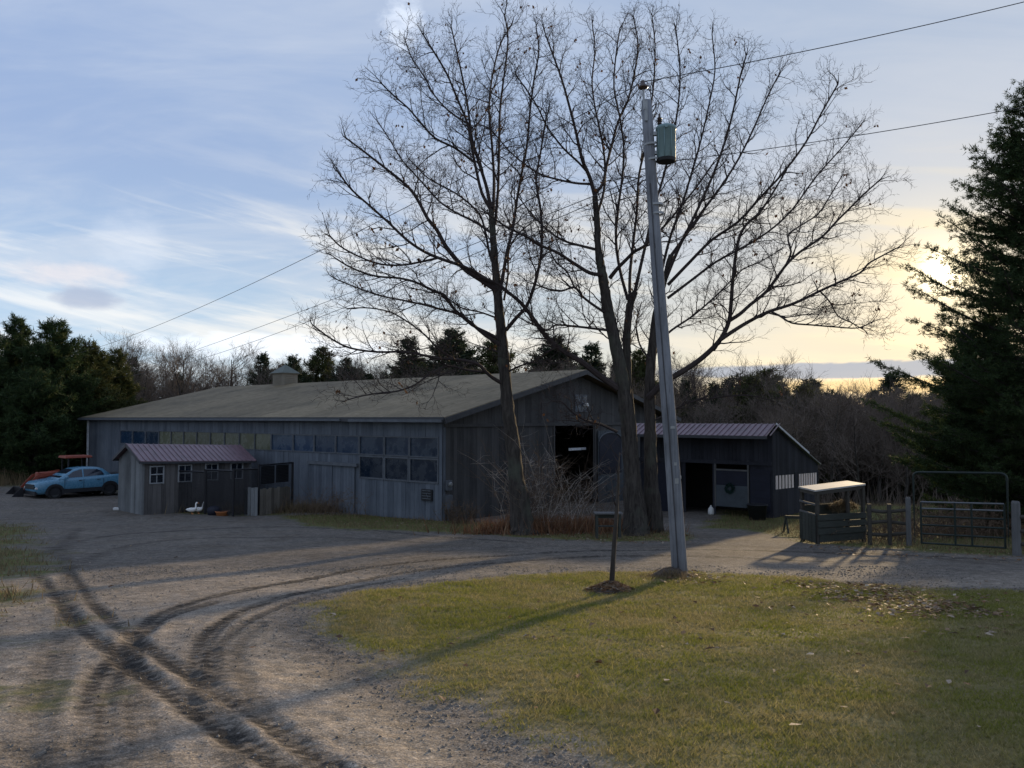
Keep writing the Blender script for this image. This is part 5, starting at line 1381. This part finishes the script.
brush('bramble_bush', 'brush added to shade the ground behind the left half of the field gate', 'bush', P(938, 535, 25.0), 170, (.8, .7), 1.3, [M['brown_twig'], M['brown_twig']], 26, .45, .009, 8)  # added clump, keeps the low sun off the ground behind the gate
brush('bramble_bush', 'brush added to shade the ground behind the right half of the field gate', 'bush', P(988, 538, 25.4), 170, (.8, .7), 1.3, [M['brown_twig'], M['brown_twig']], 27, .45, .009, 8)  # second added clump, put in to darken what shows through the gate
for nm, lab, px, py, d, n, sx, sy, hg in (('russet_weeds', 'russet dead weeds at the foot of the single trunk tree', 528, 524, 26.6, 2600, .95, .45, .55), ('russet_weeds', 'russet dead weeds and leaves between the tree trunks and the barn door', 590, 526, 27.5, 3000, 1.0, .7, .5),
                                         ('dry_weeds', 'tan dead weeds along the foot of the long barn wall', 300, 512, 36.5, 3000, 2.6, .45, .5)):
    b = P(px, py, d); x = b.x + nr.normal(0, sx, n); y = b.y + nr.normal(0, sy, n)
    blades(nm, M['red_weeds'] if nm[0] == 'r' else M['dry_grass'], x, y, hg * (.4 + nr.random(n)), .02 + .03 * nr.random(n), .2 + .7 * nr.random(n), lab, 'weeds')


# ------------------------------------------------------------------ conifers
def conifer(tm, cm, base, ht, rad, rg, whorl=.75, per=5, tuft=9, nl=.17, dens=1., low=.1, shape=1., skew=None, nw=.012):
    """white pine: whorled, slightly upswept limbs carrying tufts of needles"""
    tm.tube([base + UP * (ht * f - .3 * (f == 0)) + Vector((.1 * math.sin(f * 5), .08 * math.cos(f * 4), 0)) for f in np.linspace(0, .98, 12)], [ht * .017 * (1 - f) + .02 for f in np.linspace(0, .98, 12)], 8)
    V_, T_ = [], []; z = ht * low; a0 = rg.uniform(0, 6.28)
    tq, tdv = [], []
    while z < ht * .985:
        f = z / ht; rr = rad * min(1, (1 - f) ** .75 * 1.25 + .05) * (1 if f > low + .12 else .72)
        for k in range(per):
            a = a0 + k * 6.283 / per + rg.gauss(0, .35); L = rr * rg.uniform(.55, 1.12) * shape
            if skew and rg.random() < skew: L *= rg.uniform(.4, .8)
            d = Vector((math.cos(a), math.sin(a), .05 + .55 * f)); q = base + UP * (z + rg.uniform(-.2, .2)); pts = [q]
            n_ = 5
            for i in range(n_): d = (d + Vector((rg.gauss(0, .08), rg.gauss(0, .08), .06 + rg.gauss(0, .05)))).normalized(); pts.append(pts[-1] + d * L / n_)
            tm.tube(pts, np.linspace(.012 + .011 * L, .006, n_ + 1), 4, False)
            m_ = max(4, int(L * 7 * dens))
            for j in range(m_):
                t = .22 + .78 * (j + rg.random()) / m_; i = min(n_ - 1, int(t * n_)); p = pts[i].lerp(pts[i + 1], t * n_ - i)
                side = rg.choice((-1, 1)); sl_ = (1.05 - t) * L * .42 + .12; sd = Vector((-math.sin(a) * side, math.cos(a) * side, .12)) + Vector((math.cos(a), math.sin(a), 0)) * .7
                e = p + sd.normalized() * sl_ * rg.uniform(.3, 1.1) + UP * rg.gauss(0, .07)
                if sl_ > .35: tm.tube([p, e], [.008, .004], 3, False)
                ns = 1 + int(sl_ * 3.2)
                for s_ in range(ns):
                    w = p.lerp(e, (s_ + 1) / ns); tq.append(tuple(w)); dd = (sd.normalized() + UP * .5).normalized(); tdv.append(tuple(dd))
        z += whorl * rg.uniform(.7, 1.25) * (1 - .45 * f); a0 += rg.uniform(.3, 1.1)
    tq.append(tuple(base + UP * ht)); tdv.append((0, 0, 1))
    q = np.array(tq); d = np.array(tdv); n = len(q); g = np.random.default_rng(rg.randint(0, 10 ** 6))
    dirs = d[:, None] * .75 + g.normal(0, .62, (n, tuft, 3)); dirs /= np.linalg.norm(dirs, axis=2)[..., None]
    ln = nl * g.uniform(.6, 1.25, (n, tuft, 1)); wv = np.cross(dirs, g.normal(0, 1, (n, tuft, 3))); wv /= np.linalg.norm(wv, axis=2)[..., None] + 1e-9
    o = q[:, None] + g.normal(0, nl * .22, (n, tuft, 3)); v = np.stack([o - wv * nw, o + wv * nw, o + dirs * ln], 2).reshape(-1, 3)
    cm.raw(v, None, np.arange(len(v)).reshape(-1, 3))


def pine(name, label, base, ht, rad, seed, mat_, group=None, **k):
    rg = random.Random(seed); root = thing(name, tuple(base), label, 'tree', group); tm, cm = MB(), MB()
    conifer(tm, cm, Vector(base), ht, rad, rg, **k); tm.build('trunk', M['bark'], root); cm.build('crown', mat_, root); return root


b = P(1043, 540, 25.5); b.z = h(b.x, b.y)
pine('pine_tree', 'tall dark pine at the right edge with the low sun behind its limbs', b, 15.0, 5.0, 31, M['needle'], None, whorl=.36, per=8, tuft=14, nl=.16, dens=1.25, low=.03, skew=.6, nw=.013)
b = P(990, 520, 29.5); b.z = h(b.x, b.y)
pine('pine_tree', 'low dense dark evergreen just behind the field gate', b, 7.8, 3.4, 41, M['needle'], None, whorl=.38, per=8, tuft=12, nl=.2, dens=1.5, low=.02, nw=.018)
b = P(1130, 540, 31); b.z = h(b.x, b.y)
pine('pine_tree', 'dark pine standing just behind the right edge pine beyond the gate', b, 14., 4.4, 37, M['needle'], None, whorl=.8, per=5, tuft=8, nl=.22, dens=.8, low=.05, nw=.02)
for i, (px, top, d, rad, mt, lab) in enumerate(((-28, 318, 53, 3.6, 'needle', 'tall dark pine cut by the left edge of the view'), (14, 319, 57, 3.0, 'needle', 'dark pine with a feathery top near the left edge'), (52, 322, 55, 3.8, 'needle', 'broad dark pine behind the tractor'),
                                               (86, 344, 58, 3.3, 'needle_olive', 'olive green pine left of the barn end'), (114, 352, 62, 2.9, 'needle_olive', 'small olive pine nearest the barn end'), (34, 372, 52, 3.4, 'needle', 'low dark pine filling in below the tall left pines'))):
    b = P(px, 450, d); b.z = h(b.x, b.y); pine('pine_tree', lab, b, P(px, top, d).z - b.z, rad * 1.15, 50 + i, M[mt], None, whorl=.5, per=7, tuft=9, nl=.32, dens=1.0, low=.02, nw=.032)

# ------------------------------------------------------------------ the woods
def far_conifer(seed, ht, rad, mat_):
    rg = random.Random(seed); tm, cm = MB(), MB(); conifer(tm, cm, Vector((0, 0, 0)), ht, rad, rg, whorl=.8, per=6, tuft=8, nl=.45, dens=.75, low=.1, skew=.3, nw=.055)
    cm.Q += [q + cm.n for q in tm.Q]; cm.qm += [np.ones(len(q)) for q in tm.Q]; cm.T += [t + cm.n for t in tm.T]; cm.tm += [np.ones(len(t)) for t in tm.T]; cm.V += tm.V; cm.n += tm.n
    return cm.build('pine_tree', [mat_, M['bark']])


def far_bare(seed, ht):
    rg = random.Random(seed); mb = MB(); q = Vector((0, 0, -.5)); pts = [q]; d = Vector((rg.gauss(0, .05), rg.gauss(0, .05), 1))
    for i in range(8): d = (d + Vector((rg.gauss(0, .08), rg.gauss(0, .08), .1))).normalized(); pts.append(pts[-1] + d * ht * .105)
    mb.tube(pts, np.linspace(ht * .014, .03, 9), 6, False, 1)
    def br(q, d, L, r, lev):
        n = 4; p = [q]
        for i in range(n): d = (d + Vector((rg.gauss(0, .2), rg.gauss(0, .2), .14 + rg.gauss(0, .12)))).normalized(); p.append(p[-1] + d * L / n)
        mb.tube(p, np.linspace(r, r * .35, n + 1), 3, False)
        if lev < 3:
            for k in range({1: 8, 2: 5}[lev]):
                t = rg.uniform(.2, 1); i = min(n - 1, int(t * n)); a = rg.uniform(0, 6.28); dd = (p[i + 1] - p[i]).normalized(); e = dd.cross(Vector((math.cos(a), math.sin(a), .3))).normalized()
                br(p[i].lerp(p[i + 1], t * n - i), dd * .75 + e * .7, L * rg.uniform(.35, .6), r * .55, lev + 1)
    for k in range(26):
        t = rg.uniform(.3, 1); i = min(7, int(t * 8)); a = k * GA + rg.gauss(0, .3); el_ = rg.uniform(.35, 1.1)
        br(pts[i].lerp(pts[i + 1], t * 8 - i), Vector((math.cos(a), math.sin(a), el_)), ht * (.36 - .2 * t) * rg.uniform(.7, 1.2), .02 + .035 * (1 - t), 1)
    return mb.build('bare_tree', [M['grey_twig'], M['bark']])


protoC = [far_conifer(101, 14, 4.4, M['needle_far']), far_conifer(102, 14, 3.4, M['needle_far']), far_conifer(103, 14, 5.0, M['needle_olive'])]
protoB = [far_bare(111 + i, 13) for i in range(5)]
used = set()


def plant(proto, ph, px, top, d, label, group, wide=1.):
    b = P(px, 420, d); b.z = h(b.x, b.y); ht = P(px, top, d).z - b.z
    if ht < 2.5: return
    if proto.name in used: o = proto.copy(); COL.objects.link(o)
    else: o = proto; used.add(proto.name)
    s_ = ht / ph; o.location = b; o.scale = (s_ * wide, s_ * wide, s_); o.rotation_euler = (0, 0, rng.uniform(0, 6.28)); tag(o, label, 'tree', group); return o


# single trees that stand out against the sky behind the barn
for i, (px, top, d, k, w, lab) in enumerate(((262, 354, 84, 1, .8, 'small pointed pine left of the barn cupola'), (292, 356, 80, 0, .8, 'dark pine just right of the barn cupola'), (322, 349, 86, 2, .8, 'ragged pine between the cupola and the single trunk tree'), (346, 358, 82, 0, .8, 'low ragged pine behind the left part of the bare crown'),
        (408, 338, 88, 1, 1., 'pine beyond the middle of the barn roof ridge'), (452, 329, 84, 0, 1.1, 'tallest round headed pine beyond the barn roof'), (494, 338, 82, 2, .9, 'pine seen just left of the single trunk behind the barn'), (556, 336, 78, 0, 1.1, 'dark pine above the barn gable peak'), (592, 344, 84, 1, 1., 'pine right of the gable peak between the trunks'), (640, 352, 80, 2, .9, 'pine glimpsed between the joined trunks'),
        (738, 376, 96, 0, 1.2, 'round topped pine beyond the stable roof'), (768, 372, 92, 2, 1., 'pine beyond the right end of the stable roof'), (812, 380, 96, 1, 1., 'pine in the hollow right of the stable'), (892, 374, 100, 1, .9, 'slim pine low under the sun'))):
    plant(protoC[k], 14, px, top, d, lab, None, w * 1.35)
for px, top, d, w, lab in ((183, 334, 78, 1.1, 'tall bare tree rising over the barn roof left of the cupola'), (150, 345, 80, 1., 'bare tree between the olive pine and the barn roof'), (760, 340, 74, 1.2, 'tall bare tree low in the gap beyond the stable'), (880, 362, 82, 1., 'bare tree against the bright gap below the sun'), (780, 346, 66, 1.1, 'bare tree just right of the stable peak against the yellow sky'), (735, 350, 70, 1.1, 'bare tree above the stable roof below the big right limb'), (797, 356, 64, 1., 'thin bare tree standing over the right end of the stable')):
    plant(protoB[int(px) % 5], 13, px, top, d, lab, None, w)
for i in range(120):
    px = -70 + 780 * (i + rng.random()) / 120; plant(rng.choice(protoB), 13, px, 354 + rng.gauss(0, 8) - (8 if px < 240 else 0), rng.uniform(76, 112) if px < 440 else rng.uniform(66, 104), 'grey brown bare tree of the wood behind the barn', 'bare trees behind the barn', rng.uniform(.9, 1.3))
for i in range(16):
    px = rng.uniform(110, 700); plant(rng.choice(protoC), 14, px, 366 + rng.gauss(0, 6), rng.uniform(78, 110), 'dark pine in the wood behind the barn', 'pines behind the barn', rng.uniform(.8, 1.1))
for i in range(100):
    px = 650 + 420 * (i + rng.random()) / 100; f = rng.random(); plant(rng.choice(protoB), 13, px, 398 - 17 * f + rng.gauss(0, 7), 47 + 60 * f + rng.uniform(-3, 8), 'grey bare tree in the shaded hollow beyond the stable and gate', 'bare trees in the hollow', rng.uniform(.9, 1.4))
for i in range(16):
    px = 800 + 150 * (i + rng.random()) / 16; plant(rng.choice(protoB), 13, px, 376 + rng.gauss(0, 5), rng.uniform(58, 84), 'grey bare tree in the shaded hollow beyond the stable and gate', 'bare trees in the hollow', rng.uniform(.9, 1.3))
for i in range(16):
    px = 820 + 110 * (i + rng.random()) / 16; plant(rng.choice(protoB), 13, px, 380 + rng.gauss(0, 3), rng.uniform(56, 76), 'grey bare tree in the shaded hollow beyond the stable and gate', 'bare trees in the hollow', 1.25)
for i in range(20):
    px = 660 + 400 * (i + rng.random()) / 20; plant(rng.choice(protoC), 14, px, 390 + rng.gauss(0, 7), rng.uniform(62, 118), 'dark pine in the shaded hollow beyond the stable and gate', 'pines in the hollow', rng.uniform(.9, 1.3))
for o in protoB + protoC:
    if o.name not in used: bpy.data.objects.remove(o)

# undergrowth and the wood further off: masses nobody could count
n = 70000; x = nr.uniform(-75, 70, n); y = nr.uniform(47, 105, n); k = ~((x > -34) & (x < 12) & (y < 72 - .35 * (x + 34))); k &= ~((x < -22) & (y < 50)); x, y = x[k], y[k]
blades('undergrowth', M['grey_twig'], x, y, .5 + 2.4 * nr.random(len(x)) ** 2, .05 + .05 * nr.random(len(x)), .1 + .5 * nr.random(len(x)), 'bare brushy undergrowth on the floor of the woods', 'undergrowth')
n = 60000; x = nr.uniform(-190, 190, n); y = nr.uniform(112, 190, n); f = fbm(x, y, 9, 131)
blades('distant_wood', M['grey_twig'], x, y, (5 + 8 * f) * nr.uniform(.5, 1.1, n), .2 + .25 * nr.random(n), .05 + .3 * nr.random(n), 'far grey wood closing the view behind the nearer trees', 'woods')
